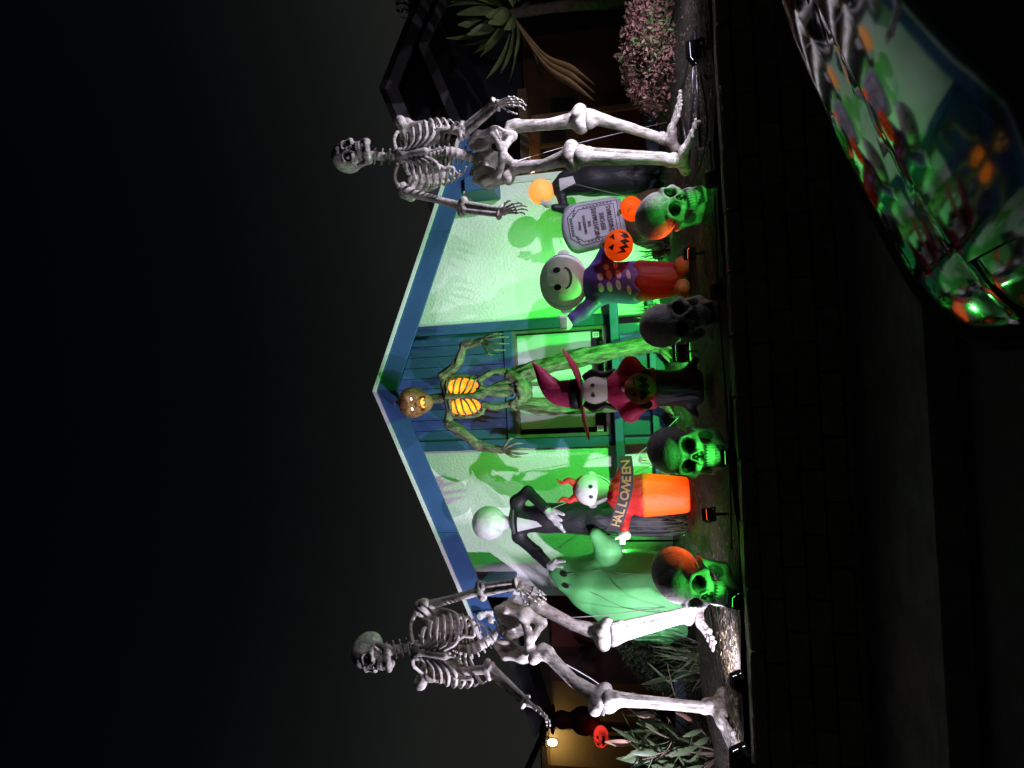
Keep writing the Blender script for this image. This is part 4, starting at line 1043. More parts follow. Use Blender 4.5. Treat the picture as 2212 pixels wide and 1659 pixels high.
blob('button', lambda P: ell(P, q(818, 1349)+(0, -.185, 0), (.024, .016, .024)), tuple(q(818, 1349)+(0, -.185, 0)-.04), tuple(q(818, 1349)+(0, -.185, 0)+.04), .008, f_white, t, M)

# ---- wide-headed figure in purple, waving, with a pumpkin
b = np.array((at(1050, 1487, 6.95)[0], 6.95, gz(6.95))); q = loc(b)
t = thing('waving_inflatable', 'waving inflatable figure with a wide white head, purple top and maroon trousers', 'inflatable figure', tuple(b), 'inflatable figures in the yard'); M = TR(b)
def bleg(P):
    d = cap(P, q(1056, 1458), q(1052, 1385), .165, .205)
    return np.maximum(d, np.maximum(.07-P[..., 2], P[..., 2]-q(1050, 1371)[2]))
blob('trousers', bleg, (-.3, -.3, 0), (.3, .3, .7), .018, f_maroon, t, M)
def btop(P):
    d = cap(P, q(1048, 1368), q(1048, 1300), .215, .195); d = smin(d, cap(P, q(1048, 1300), q(1050, 1275), .16, .12), .08)
    d = smin(d, cap(P, q(1018, 1296), q(985, 1262)+(0, -.06, 0), .085, .075), .05); d = smin(d, cap(P, q(985, 1262)+(0, -.06, 0), q(968, 1240)+(0, -.1, 0), .075, .065), .03)
    d = smin(d, cap(P, q(1085, 1296), q(1112, 1312)+(0, -.08, 0), .085, .075), .06)
    a = np.arctan2(P[..., 1], P[..., 0]); return np.maximum(d, q(1050, 1378)[2]+.03*np.sin(a*7)-P[..., 2])
blob('top', btop, (-.52, -.36, .42), (.52, .32, 1.25), .018, f_purple, t, M)
bh = q(1050, 1216)
barhead = lambda P: smin(ell(P, bh, (.285, .22, .235)), ell(P, bh+(0, 0, -.05), (.25, .20, .19)), .06)
blob('head', barhead, tuple(bh-(.36, .3, .3)), tuple(bh+(.36, .3, .3)), .018, f_white, t, M)
face_seam(t, b+bh+(0, 0, -.01), .262, .212, b[1]+bh[1]-.10, mat('blue_seam', (.10, .25, .32), rough=.7))
for s in (-1, 1): decal('eye', oval(bh[0]+s*.085, bh[2]+.03, .030, .038), barhead, m_print, t, bh[1]-.35, M=M)
sm = [(bh[0]+.11*math.cos(a), bh[2]-.05+.07*math.sin(a)) for a in np.linspace(math.pi, 2*math.pi, 12)]+[(bh[0]+.095*math.cos(a), bh[2]-.045+.052*math.sin(a)) for a in np.linspace(2*math.pi, math.pi, 12)]
decal('mouth', sm, barhead, m_print, t, bh[1]-.35, M=M)
for s in (-1, 1): blob('ear', lambda P: ell(P, bh+(s*.285, .02, -.02), (.045, .035, .06)), tuple(bh+(s*.285, .02, -.02)-.09), tuple(bh+(s*.285, .02, -.02)+.09), .013, f_white, t, M)
fist = q(957, 1226)+(0, -.12, 0)
def fst(P):
    d = ell(P, fist, (.065, .06, .065))
    for k in range(4): d = smin(d, cap(P, fist+(-.045+.03*k, -.03, .04), fist+(-.045+.03*k, -.055, -.015), .022, .02), .015)
    return smin(d, cap(P, fist+(.05, -.02, .0), fist+(.07, -.02, .06), .022, .018), .02)
blob('hand', fst, tuple(fist-.14), tuple(fist+.14), .011, f_white, t, M)
for cx, cz, rx_, rz_ in ((-.085, .0, .045, .028), (.02, .0, .04, .03), (-.085, -.085, .05, .026), (.03, -.085, .05, .028), (-.075, -.17, .05, .024), (.03, -.175, .048, .026), (.115, -.06, .035, .026), (.13, -.15, .04, .022), (-.13, -.27, .045, .02), (.02, -.27, .05, .02)):
    c = q(1050, 1300); decal('patch', oval(c[0]+cx, c[2]+cz, rx_, rz_, 14, .2), btop, f_pale, t, -.5, .004, M=M)
for s, uu in ((-1, 1032), (1, 1078)):
    c = q(uu, 1474)+(0, -.07, 0); blob('shoe', lambda P: np.maximum(smin(ell(P, c+(0, 0, .01), (.095, .15, .075)), ell(P, c+(s*.01, -.10, -.005), (.085, .09, .065)), .05), .0-P[..., 2]), tuple(c-(.2, .28, .14)), tuple(c+(.2, .2, .14)), .015, f_shoe, t, M)
bulb('inner_bulb', tuple(b+(0, 0, .32)), (1, .15, .03), .5, .05, t)
# pumpkins: one in the arm, one by the gravestone
def pumpkin(label, c, r, hgt, tilt=0, watt=1.2, zig=True):
    p = thing('inflatable_pumpkin', label, 'pumpkin', tuple(c), 'orange inflatable pumpkins'); Mx = TR(c, ry=tilt)
    fn = pumpkin_sdf((0, 0, 0), r, hgt)
    part('shell', nets(fn, (-r*1.25, -r*1.25, -hgt*1.15), (r*1.25, r*1.25, hgt*1.15), r/11), f_orange, p, smooth=True, M=Mx)
    k = r/.155
    if zig:
        for s in (-1, 1): decal('eye', [(s*.02*k, .03*k), (s*.085*k, .045*k), (s*.05*k, .09*k)][::s], fn, m_print, p, -r*1.5, M=Mx)
        decal('mouth', [(x*k, z*k) for x, z in ((-.11, .01), (-.075, -.045), (-.05, -.015), (-.025, -.07), (.01, -.02), (.04, -.07), (.065, -.02), (.09, -.05), (.115, .01), (.10, -.075), (.06, -.105), (.045, -.065), (.02, -.115), (-.005, -.075), (-.035, -.115), (-.055, -.065), (-.085, -.09))], fn, m_print, p, -r*1.5, M=Mx)
    else:
        ylw = fabric('yellow_nylon', (.95, .55, .10), .5)
        for s in (-1, 1): decal('eye', [(s*.02*k, .02*k), (s*.075*k, .02*k), (s*.045*k, .075*k)][::s], fn, ylw, p, -r*1.5, M=Mx)
        decal('nose', [(-.02*k, -.02*k), (.02*k, -.02*k), (0, .015*k)], fn, ylw, p, -r*1.5, M=Mx)
    part('stem', tube(smooth_path([(0, 0, hgt*.80), (.01, 0, hgt*1.08), (-.03, 0, hgt*1.25)], 10), [.032*k, .024*k, .022*k], 9), m_stem, p, smooth=True, M=Mx)
    bulb('inner_bulb', tuple(c), (1, .55, .2), watt, r*.3, p); return p
pumpkin('orange inflatable pumpkin with a black zigzag grin, in the arm of the waving figure', at(1129, 1336, 6.72), .150, .140, R_(8), .7)
pc_ = at(1208, 1364, 7.3)
pumpkin('small orange pumpkin with yellow eyes below the gravestone', pc_, .128, .118, R_(-12), 1.0, False)

# ---- inflatable gravestone with its lettering, and the figure behind it
b = np.array((at(1188, 1430, 7.85)[0], 7.85, gz(7.85))); 
gs = thing('gravestone_inflatable', 'lilac inflatable gravestone with dark lettering and border', 'gravestone', tuple(b)); 
bc = at(1186, 1345, 7.8); tl = R_(-7); GM = TR(bc, ry=tl)
def gstone(P):
    x, y, z = P[..., 0], P[..., 1], P[..., 2]
    w2 = .265+.02*np.clip(z/.7, 0, 1); top = .62+.07*np.cos(np.clip(x/.27, -1, 1)*math.pi/2)
    dx = np.abs(x)-w2; dz = np.maximum(z-top, -.02-z); dy = np.abs(y)-.10
    return smax(smax(dx, dz, .10), dy, .10)
part('slab', nets(gstone, (-.36, -.16, -.06), (.36, .16, .78), .018), f_stone, gs, smooth=True, M=GM)
part('soil_mound', nets(lambda P: np.maximum(ell(P, (-.05, 0, -.02), (.34, .22, .40)), -.42-P[..., 2]), (-.5, -.35, -.5), (.7, .35, .5), .03), f_brown, gs, smooth=True, M=TR((bc[0]+.05, 7.95, gz(7.9)+.16)))
def ring(a, b_, n):     # border band between two outlines
    for i in range(n):
        j = (i+1) % n; yield [a[i], a[j], b_[j], b_[i]]
oa = [(-.205, .03), (.205, .03), (.225, .48), (.12, .60), (-.12, .60), (-.225, .48)]; ob = [(-.165, .075), (.165, .075), (.178, .455), (.09, .548), (-.09, .548), (-.178, .455)]
oc = [(-.198, .037), (.198, .037), (.218, .475), (.117, .590), (-.117, .590), (-.218, .475)]; od = [(-.172, .068), (.172, .068), (.185, .46), (.095, .556), (-.095, .556), (-.185, .46)]
for k, (A, B) in enumerate(((oa, oc), (od, ob))):
    for pl in ring(A, B, 6): decal('border_line', pl, gstone, m_lblprint, gs, -.2, .004, 3, M=GM)
for k in range(14):
    t_ = (k+.5)/14; x = -.19+.38*t_ ; z = .555 if abs(x) < .11 else .52-.3*(abs(x)-.11)
    decal('border_mark', [(x-.014, z+.018), (x+.012, z+.022), (x+.004, z-.012)], gstone, m_lblprint, gs, -.2, .004, 1, M=GM)
for s in (-1, 1):
    for k in range(9):
        z = .10+.038*k; x = s*.193; decal('border_mark', [(x-.010, z-.014), (x+.010, z-.006), (x, z+.016)], gstone, m_lblprint, gs, -.2, .004, 1, M=GM)
for s_, z, sz in (('Disney', .475, .042), ("TIM BURTON'S", .415, .040), ('THE', .362, .045), ('NIGHTMARE', .292, .076), ('BEFORE', .215, .072), ('CHRISTMAS', .130, .074)):
    text_mesh(s_, sz, m_lblprint, 'lettering', gs, GM @ Matrix.Translation((0, -.107, z)) @ Matrix.Rotation(math.pi/2, 4, 'X') @ Matrix.Diagonal((.80, 1, 1, 1)), .0012)
b = np.array((at(1275, 1400, 8.35)[0], 8.35, gz(8.35))); q = loc(b)
t = thing('seated_inflatable', 'dark seated inflatable figure with a plain glowing amber ball head behind the gravestone', 'inflatable figure', tuple(b), 'inflatable figures in the yard'); M = TR(b)
def seat(P):
    d = cap(P, q(1272, 1370), q(1268, 1280), .20, .17); d = smin(d, cap(P, q(1268, 1280), q(1255, 1210), .16, .11), .08)
    d = smin(d, cap(P, q(1248, 1208), q(1204, 1222)+(0, -.06, 0), .06, .055), .04); d = smin(d, cap(P, q(1204, 1222)+(0, -.06, 0), q(1206, 1200)+(0, -.1, 0), .055, .045), .03)
    d = smin(d, cap(P, q(1275, 1215), q(1305, 1260)+(0, -.05, 0), .065, .06), .05); d = smin(d, cap(P, q(1290, 1375), q(1300, 1420)+(0, -.2, 0), .12, .09), .08)
    return np.maximum(d, -P[..., 2])
blob('coat', seat, (-.52, -.42, -.01), (.42, .32, 1.42), .02, f_black, t, M)
sh_ = q(1245, 1168); blob('head', lambda P: smin(ell(P, sh_, (.155, .15, .150)), cap(P, sh_, q(1252, 1206), .07, .06), .05), tuple(sh_-.30), tuple(sh_+.22), .014, f_headorange, t, M)
decal('shirt_front', [tuple(q(u, v)[[0, 2]]) for u, v in ((1242, 1212), (1268, 1210), (1272, 1240), (1256, 1246))], seat, f_white, t, -.6, M=M)
hh_ = q(1212, 1186)+(0, -.12, 0); blob('hand', lambda P: smin(ell(P, hh_, (.045, .04, .05)), smin(cap(P, hh_, hh_+(.05, -.02, .06), .02, .014), cap(P, hh_, hh_+(.01, -.02, .085), .02, .014), .02), .02), tuple(hh_-.13), tuple(hh_+.13), .011, f_white, t, M)
bulb('inner_bulb', tuple(b+sh_), (1, .62, .25), 1.7, .05, t)

# ================================================================== lamps that stand in the yard, some added for their light
def flood(label, p, target, color, watts, size=100, blend=.8, hs=.09, stake=True, lens=6.0, group='black flood lights on stakes', radius=.03):
    p = np.array(p, float); t = thing('flood_light', label, 'flood light', (p[0], p[1], p[2]-.12), group)
    d = nrm(np.array(target)-p); x = nrm(np.cross(d, (0, 0, 1))); y = np.cross(x, d); M = MX(p, x, y, -d)     # local -Z looks out
    part('housing', box(-hs, hs, -hs*.72, hs*.72, 0.0, hs*.45, hs*.12), m_black, t, M=M)
    part('fins', join(*[box(-hs*.8+i*hs*.32-.004, -hs*.8+i*hs*.32+.004, -hs*.6, hs*.6, hs*.452, hs*.75) for i in range(6)]), m_black, t, M=M)
    part('lens', box(-hs*.86, hs*.86, -hs*.58, hs*.58, -.004, -.001), emit('lens_%s' % label[:14], color, lens) if watts else m_black, t, M=M)
    part('rim', join(box(-hs, hs, hs*.62, hs*.74, -.035, -.0005), box(-hs, hs, -hs*.74, -hs*.62, -.035, -.0005), box(-hs*1.01, -hs*.9, -hs*.6, hs*.6, -.035, -.0005), box(hs*.9, hs*1.01, -hs*.6, hs*.6, -.035, -.0005)), m_black, t, M=M)
    part('bracket', join(box(-hs*1.12, -hs*1.03, -hs*.2, hs*.2, -hs*.1, hs*1.1), box(hs*1.03, hs*1.12, -hs*.2, hs*.2, -hs*.1, hs*1.1), box(-hs*1.12, hs*1.12, -hs*.2, hs*.2, hs*1.1, hs*1.2)), m_black, t, M=M)
    if stake:
        g = p-d*hs*.9; part('stake', tube(np.array([(g[0], g[1], g[2]), (g[0], g[1], gz(g[1])-.08)]), .012, 8), m_black, t)
    if watts: spot('lamp', tuple(p+d*.012), tuple(target), color, watts, size, blend, radius, t)
    return t
WHITE = (.84, .78, 1.0); GREEN = (.07, 1.0, .10)
flood('black flood light shining white past the left edge, aimed up at the house', (-3.85, 5.38, 1.10), (-2.2, 7.2, 3.9), WHITE, 860, 132, 1.0, .13, group='white flood lights')  # unseen lamp, added off-frame to spread white over house and left skeleton
flood('black flood light shining white past the right edge, aimed up at the house', (3.95, 5.40, 1.10), (2.4, 7.2, 3.8), WHITE, 640, 132, 1.0, .13, group='white flood lights')  # matching unseen lamp, added off-frame for even white on the right side
flood('black flood light lying at the left giant skeleton\'s near foot', (-2.70, 5.41, .985), (-2.45, 6.2, 1.5), WHITE, 16, 120, 1.0, .09, lens=.3, group='white flood lights')
flood('black flood light on the cap stones between the left skeleton and the leftmost skull', (-2.12, 5.36, .975), (-.85, 9.0, 3.2), WHITE, 480, 106, 1.0, .06, False, lens=.3, group='white flood lights')  # extra lamp, added to get white light onto the left wall past the legs
flood('black flood light lying on the right giant skeleton\'s base rods', (2.72, 5.68, 1.03), (2.45, 6.8, 3.2), WHITE, 85, 176, .6, .08, lens=.3, group='white flood lights')
flood('green flood light on the ground behind the unlit skull, aimed at the window', (.40, 6.85, gz(6.85)+.13), (.35, 9.0, 3.0), GREEN, 390, 160, .7, .09, group='green house floods')
lp = at(491, 1345, 8.42)
flood('lit green flood light glowing beside the tall black figure', lp, (-1.45, 7.4, 1.95), GREEN, 55, 150, .8, .05, lens=45, group='green house floods')
flood('green flood light hidden low by the railing at the right, aimed at the right wall', (1.62, 8.0, gz(8)+.13), (1.5, 9.0, 2.3), GREEN, 120, 165, .9, .08, group='green house floods')  # hidden lamp, added only to strengthen the green on the right wall
for u, y, sk_, lab, wt in ((1276, 5.36, (1.60, 5.9, 1.20), 'small green spotlight at the foot of the rightmost large skull', 10), (1032, 5.40, (.66, 5.9, 1.2), 'small switched-off black spotlight in front of the unlit skull', 0),
                         (672, 5.27, (-.46, 5.50, 1.20), 'small green spotlight under the chin of the skull beside the witch', 10), (362, 5.28, (-1.37, 5.50, 1.20), 'small green spotlight at the foot of the leftmost large skull', 10)):
    x = at(u, 1590, y)[0]
    flood(lab, (x, y, .965), sk_, GREEN, wt, 92, .9, .055, False, 5, 'small skull spotlights', .02)

RED = (1.0, .11, .02)
rp1 = at(546, 1530, 5.76); rp2 = at(1112, 1488, 6.12)
flood('black spotlight on a stake shining red at the devil figure', rp1, (rp1[0]-.35, 6.4, 2.4), RED, 15, 180, .35, .05, group='red spotlights on stakes')
flood('black spotlight on a stake shining red at the maroon trousers', rp2, (rp2[0]+.25, 6.5, 2.3), RED, 10, 180, .35, .05, group='red spotlights on stakes')
# ================================================================== plants
def leaf_mesh(name, L, W, curl, m, fold=.25, n=6):
    V = []; F = []
    for i in range(n+1):
        t = i/n; w_ = W*math.sin(math.pi*min(1, t*.92+.06))**.8*(1-.15*t); z = L*t; y = -curl*L*t*t
        V += [(-w_, y-fold*w_, z), (0, y, z), (w_, y-fold*w_, z)]
    for i in range(n):
        a = 3*i; F += [(a, a+3, a+4, a+1), (a+1, a+4, a+5, a+2)]
    return mesh(name, (V, F), m, smooth=True)
def leafmat(name, c, c2, tr=.3):
    m = mat(name, c, c2, 5, .5, rnd=.35); n, l = m.node_tree.nodes, m.node_tree.links
    b = n['Principled BSDF']; o = n['Material Output']; t = n.new('ShaderNodeBsdfTranslucent'); mx = n.new('ShaderNodeMixShader'); mx.inputs[0].default_value = tr
    l.new(b.inputs['Base Color'].links[0].from_socket, t.inputs['Color']); l.new(b.outputs[0], mx.inputs[1]); l.new(t.outputs[0], mx.inputs[2]); l.new(mx.outputs[0], o.inputs[0]); return m
lm_green = leafmat('leaf_green', (.12, .17, .085), (.07, .10, .05)); lm_pink = leafmat('leaf_dry', (.42, .26, .19), (.28, .17, .12)); lm_palm = leafmat('palm_leaf', (.22, .30, .10), (.12, .18, .06))
lm_red = leafmat('red_leaf', (.46, .25, .21), (.24, .12, .10)); lm_fresh = leafmat('fresh_leaf', (.14, .21, .07), (.08, .13, .04)); lm_blade = leafmat('blade_leaf', (.10, .13, .065), (.055, .07, .035))
m_bark = mat('bark', (.10, .075, .05), (.05, .037, .025), 14, .9, .8, 40)

# long-leaved shrub at the left foot
c = np.array(at(40, 1470, 6.9)); g0 = np.array((c[0], c[1], gz(c[1])))
sh = thing('oleander_shrub', 'leafy shrub of long narrow leaves with a few dry ones beside the left skeleton', 'shrub', tuple(g0))
lv = [leaf_mesh('leaf', .24, .024, .25, lm_green), leaf_mesh('leaf', .20, .026, .5, lm_green), leaf_mesh('leaf', .26, .022, .1, lm_green), leaf_mesh('leaf', .18, .027, .6, lm_pink)]
R7 = random.Random(3)
for k in range(23):
    a = R7.uniform(0, 6.28); rr = R7.uniform(.1, .95); hz_ = R7.uniform(.45, .98)*(1-.3*rr)
    tip = g0+np.array((rr*math.cos(a)*1.15, rr*math.sin(a)*.7, hz_)); st = smooth_path([g0+np.array((.05*math.cos(a), .05*math.sin(a), -.03)), (g0+tip)/2+np.array((0, 0, .10)), tip], 12)
    part('stem', tube(st, [.011, .008, .004], 6), m_bark, sh, smooth=True)
    for j in range(13):
        t_ = R7.uniform(.12, 1); p_ = st[int(t_*11)]; ph = R7.uniform(0, 6.28); el_ = R7.uniform(.1, 1.15)
        d_ = np.array((math.cos(ph)*math.cos(el_), math.sin(ph)*math.cos(el_), math.sin(el_))); sd = nrm(np.cross(d_, (0, 0, 1))+(1e-3, 0, 0)); M = MX(p_, sd, np.cross(d_, sd), d_)
        place('leaf', lv[3] if R7.random() < .07 else lv[R7.randrange(3)], sh, M @ Matrix.Scale(R7.uniform(.95, 1.45), 4))
def blades(name, label, cat, c, n, L, W, spread, m, seed, up=.6, kind_name='blades'):
    r = random.Random(seed); V = []; F = []
    t = thing(name, label, cat, tuple(c))
    for _ in range(n):
        a = r.uniform(0, 6.28); e = r.uniform(up*.4, 1.45); l = L*r.uniform(.6, 1.1); w_ = W*r.uniform(.7, 1.2)
        d = np.array((math.cos(a)*math.cos(e), math.sin(a)*math.cos(e), math.sin(e))); s = nrm(np.cross(d, (0, 0, 1))+(1e-4, 0, 0)); p0 = np.array(c)+np.array((r.uniform(-1, 1), r.uniform(-1, 1), 0))*spread
        k = len(V)
        for i in range(5):
            q_ = i/4; p_ = p0+d*l*q_+np.array((0, 0, -.28*l*q_*q_*math.cos(e))); ww = w_*(1-q_**1.6)+.0006
            V += [p_-s*ww, p_+s*ww]
        for i in range(4): F.append((k+2*i, k+2*i+1, k+2*i+3, k+2*i+2))
    o = part(kind_name, (V, F), m, t); o['kind'] = 'stuff'; return t
P_ = lambda u, v, y: np.array((at(u, v, y)[0], y, gz(y)))
blades('grass_clump', 'spiky grass clump between the zigzag-grin pumpkin and the rightmost skull', 'grass clump', P_(1128, 1420, 7.2)+(0, 0, .12), 130, .42, .007, .10, lm_blade, 1)
blades('grass_clump', 'bright green lit spiky grass clump above the unlit skull', 'grass clump', P_(982, 1420, 7.15)+(0, 0, .22), 110, .34, .009, .08, leafmat('spiky_leaf', (.16, .26, .07), (.09, .16, .04)), 2)
blades('grass_clump', 'grey grass clump at the base of the tall black figure', 'grass clump', P_(520, 1455, 7.7), 90, .36, .006, .10, lm_blade, 3)
blades('grass_clump', 'dark leafy clump behind the red devil figure', 'grass clump', P_(655, 1440, 7.9), 160, .34, .010, .16, lm_fresh, 4)
blades('strap_plant', 'strap-leaved plant with pale tips behind the left skeleton\'s shin', 'plant', P_(225, 1470, 7.5), 90, .55, .014, .18, lm_blade, 5, .9)
blades('strap_plant', 'dark strap-leaved plant between the ghost and the porch', 'plant', P_(285, 1440, 8.6), 120, .60, .012, .25, lm_blade, 6, .9)

def bush(name, label, c, r, n, size, mats, seed, group=None):
    t = thing(name, label, 'shrub', (c[0], c[1], gz(c[1])), group); rd = random.Random(seed)
    for k in range(7):
        a = rd.uniform(0, 6.28); e = np.array((c[0]+.6*r[0]*math.cos(a), c[1]+.6*r[1]*math.sin(a), c[2]+rd.uniform(-.2, .5)*r[2]))
        part('branch', tube(smooth_path([(c[0], c[1], gz(c[1])-.02), (np.array(c)+e)/2, e], 8), [.016, .010, .004], 6), m_bark, t, smooth=True)
    bumps = [(rd.uniform(0, 6.28), rd.uniform(-.2, 1), rd.uniform(.78, 1.12)) for _ in range(16)]
    for mi, (m, share) in enumerate(mats):
        V = []; F = []
        for _ in range(int(n*share)):
            a, z_, rr = rd.choice(bumps); a += rd.gauss(0, .35); z_ = max(-.75, min(1, z_+rd.gauss(0, .3))); rho = math.sqrt(max(0, 1-z_*z_))
            q_ = rr*rd.uniform(.72, 1.0)**.5*rd.uniform(.9, 1.06)
            if mi == 1 and not (math.sin(3*a+2*z_) > .3): continue
            p_ = np.array((c[0]+r[0]*q_*rho*math.cos(a), c[1]+r[1]*q_*rho*math.sin(a), c[2]+r[2]*q_*z_)); 
            if p_[2] < gz(p_[1])+.01: continue
            d = nrm((rd.gauss(0, 1), rd.gauss(0, 1), rd.gauss(.3, 1))); s = nrm(np.cross(d, (rd.gauss(0, 1), rd.gauss(0, 1), rd.gauss(0, 1)))); l = size*rd.uniform(.4, 1.7); k = len(V); nn = np.cross(d, s)
            V += [p_-d*l, p_+s*l*.5+nn*l*.15, p_+d*l, p_-s*l*.5+nn*l*.15]; F.append((k, k+1, k+2, k+3))
        o = part('foliage', (V, F), m, t); o['kind'] = 'stuff'
    return t
c = at(1552, 1425, 7.4); bush('red_shrub', 'low rounded shrub with reddish leaves at the right edge of the yard', c, (.72, .5, .40), 9000, .021, ((lm_red, .8), (lm_fresh, .5)), 11)
c = at(265, 1425, 8.9); bush('dark_shrub', 'dark green shrub in the shade before the porch', c, (.6, .4, .5), 3500, .03, ((lm_green, 1), (lm_fresh, .2)), 13)

# palm with broad drooping leaves at the right
pb = np.array((at(1640, 1300, 9.4)[0], 9.4, gz(9.4))); ptop = at(1628, 1098, 9.4)
pt = thing('palm_tree', 'palm tree with broad drooping leaves lit from below at the right edge', 'palm tree', tuple(pb))
part('trunk', tube(smooth_path([pb-(0, 0, .1), (pb+ptop)/2+(.05, 0, 0), ptop], 30), [.09, .075, .07, .06], 16, ridge=lambda a, t: 1+.10*abs(math.sin(26*t*math.pi))+.03*math.sin(5*a)), m_bark, pt, smooth=True)
pl = [leaf_mesh('leaf', .60, .095, .55, lm_palm, .35, 8), leaf_mesh('leaf', .50, .10, .75, lm_palm, .3, 8)]
for k in range(64):
    a = R7.uniform(0, 6.28); el_ = R7.uniform(-.75, 1.0); d_ = np.array((math.cos(a)*math.cos(el_), math.sin(a)*math.cos(el_)*.9, math.sin(el_)))
    sd = nrm(np.cross(d_, (0, 0, 1))+(1e-3, 0, 0)); M = MX(ptop+d_*R7.uniform(.05, .38), sd, np.cross(d_, sd), d_); place('leaf', pl[k % 2], pt, M @ Matrix.Scale(R7.uniform(.7, 1.15), 4))
dry = mat('dry_frond', (.34, .22, .09), (.22, .14, .055), 6, .8)
for k in range(3):
    u0 = 1520+10*k; part('dry_frond', tube(smooth_path([ptop+(-.05+.01*k, -.05, -.05), at(u0, 1175, 9.3), at(1478+16*k, 1235, 9.25), at(1440+18*k, 1285, 9.3)], 20), [.02, .08, .11, .012], 10, .3), dry, pt, smooth=True)
# far tree, only a dark mass above the right roof
c = at(1640, 915, 17); 
tr_ = thing('dark_tree', 'dark leafy tree rising behind the neighbouring roof at the right edge', 'tree', (c[0], 17, 1.4))
part('trunk', tube(smooth_path([(c[0]+.6, 17, 1.3), (c[0]+.7, 17, 3.5), (c[0]+.5, 17, 5.6)], 14), [.22, .17, .09], 10), m_bark, tr_, smooth=True)
V = []; F = []; rd = random.Random(4)
for _ in range(5000):
    d = nrm((rd.gauss(0, 1), rd.gauss(0, 1), rd.gauss(0, 1))); rr = rd.uniform(.6, 1)**.5*(1+.25*math.sin(4*d[0]+3*d[2])*math.cos(5*d[1])); p_ = np.array((c[0]+.7, 17, 6.1))+d*rr*np.array((1.6, 1.3, 1.25))
    e = nrm((rd.gauss(0, 1), rd.gauss(0, 1), rd.gauss(0, 1))); s = nrm(np.cross(d, e)); k = len(V); V += [p_-e*.08, p_+s*.04, p_+e*.08, p_-s*.04]; F.append((k, k+1, k+2, k+3))
o = part('crown', (V, F), lm_green, tr_); o['kind'] = 'stuff'

# ================================================================== neighbours
m_lilac = mat('grey_trim', (.33, .33, .37), (.26, .26, .30), 3, .7); m_dkwall = mat('dark_siding', (.045, .05, .075), (.035, .04, .06), 2, .8); m_brwall = mat('brown_wall', (.17, .085, .04), (.12, .06, .028), 3, .8)
NY = 14.0
A, L, Rr = at(1445, 853, NY), at(1190, 960, NY), at(1725, 966, NY)
nb = thing('neighbour_house_right', 'dark neighbouring house with pale gable boards and brown porch at the right', 'house', (A[0], NY, 1.4)); nb.name = 'neighbour_house'
part('wall', prism([(L[0]+.35, 1.2), (Rr[0], 1.2), (Rr[0], Rr[2]), (A[0], A[2]-.1), (L[0]+.35, L[2]+.05)], 1, NY, NY+.2), m_dkwall, nb)
for e, f in ((L, A), (A, Rr)):
    part('gable_board', prism([(e[0], e[2]), (f[0], f[2]), (f[0], f[2]-.26), (e[0], e[2]-.26)], 1, NY-.55, NY-.50), m_lilac, nb)
    part('roof', prism([(e[0], e[2]+.01), (f[0], f[2]+.01), (f[0], f[2]+.12), (e[0], e[2]+.12)], 1, NY-.6, NY+8), m_shingle, nb)
p0, p1 = at(1392, 1008, NY-1.2), at(1405, 948, NY-1.2)
# lower gable in front
A2, L2, R2 = at(1560, 905, 13.0), at(1372, 985, 13.0), at(1740, 990, 13.0)
for e, f in ((L2, A2), (A2, R2)):
    part('gable_board', prism([(e[0], e[2]), (f[0], f[2]), (f[0], f[2]-.20), (e[0], e[2]-.20)], 1, 12.95, 13.0), m_lilac, nb)
part('wall', prism([(L2[0]+.2, 1.2), (R2[0], 1.2), (R2[0], R2[2]), (A2[0], A2[2]-.1), (L2[0]+.2, L2[2])], 1, 13.2, 13.4), m_dkwall, nb)
w0, w1 = at(1366, 1052, 13.9), at(1418, 952, 13.9)
wn = part('window', join(box(w0[0]-.06, w1[0]+.06, 13.86, 13.99, w1[2], w1[2]+.08), box(w0[0]-.06, w1[0]+.06, 13.86, 13.99, w0[2]-.08, w0[2]), box(w0[0]-.06, w0[0]+.02, 13.87, 13.99, w0[2], w1[2]), box(w1[0]-.02, w1[0]+.06, 13.87, 13.99, w0[2], w1[2])), m_lilac, nb)
part('pane', box(w0[0]+.02, w1[0]-.02, 13.93, 13.95, w0[2], w1[2]), m_glass, wn)
b0, b1 = at(1275, 1139, 12.6), at(1462, 1124, 12.6)
part('porch_beam', box(b0[0], b1[0], 12.5, 12.68, b0[2]-.07, b0[2]+.09), mat('tan_beam', (.42, .30, .17), (.34, .24, .13), 3, .7), nb)
part('porch_wall', box(b0[0]+.05, b1[0]+1.2, 13.02, 13.12, 1.2, b0[2]+.05), m_brwall, nb)
for uu in (1300, 1408):
    pp = at(uu, 1200, 12.98); part('porch_post', box(pp[0]-.05, pp[0]+.05, 12.93, 13.015, 1.25, b0[2]-.07), mat('tan_beam', (.4, .3, .17)), nb)
for uu, vv in ((1310, 1190), (1370, 1190), (1425, 1215)):
    pp = at(uu, vv, 12.99); f_ = part('window', box(pp[0]-.22, pp[0]+.22, 12.97, 13.018, pp[2]-.28, pp[2]+.22, .01), m_dkwood, nb); part('pane', box(pp[0]-.18, pp[0]+.18, 12.95, 12.965, pp[2]-.24, pp[2]+.18), m_black, f_)
pp = at(1292, 1150, 12.75); pl_ = thing('porch_lamp', 'warm porch lamp under the beam of the brown neighbouring porch', 'lamp', tuple(pp))
part('globe', ball(pp, (.05, .05, .07), 14, 10), emit('warm_lamp', (1, .62, .22), 9), pl_, smooth=True); part('cap', xf(lathe([(.06, 0), (.045, .03), (.01, .05)], 14), TR(pp+(0, 0, .065))), m_black, pl_, smooth=True, angle=40)
bulb('lamp', tuple(pp-(0, .09, 0)), (1, .55, .2), 9, .05, pl_)

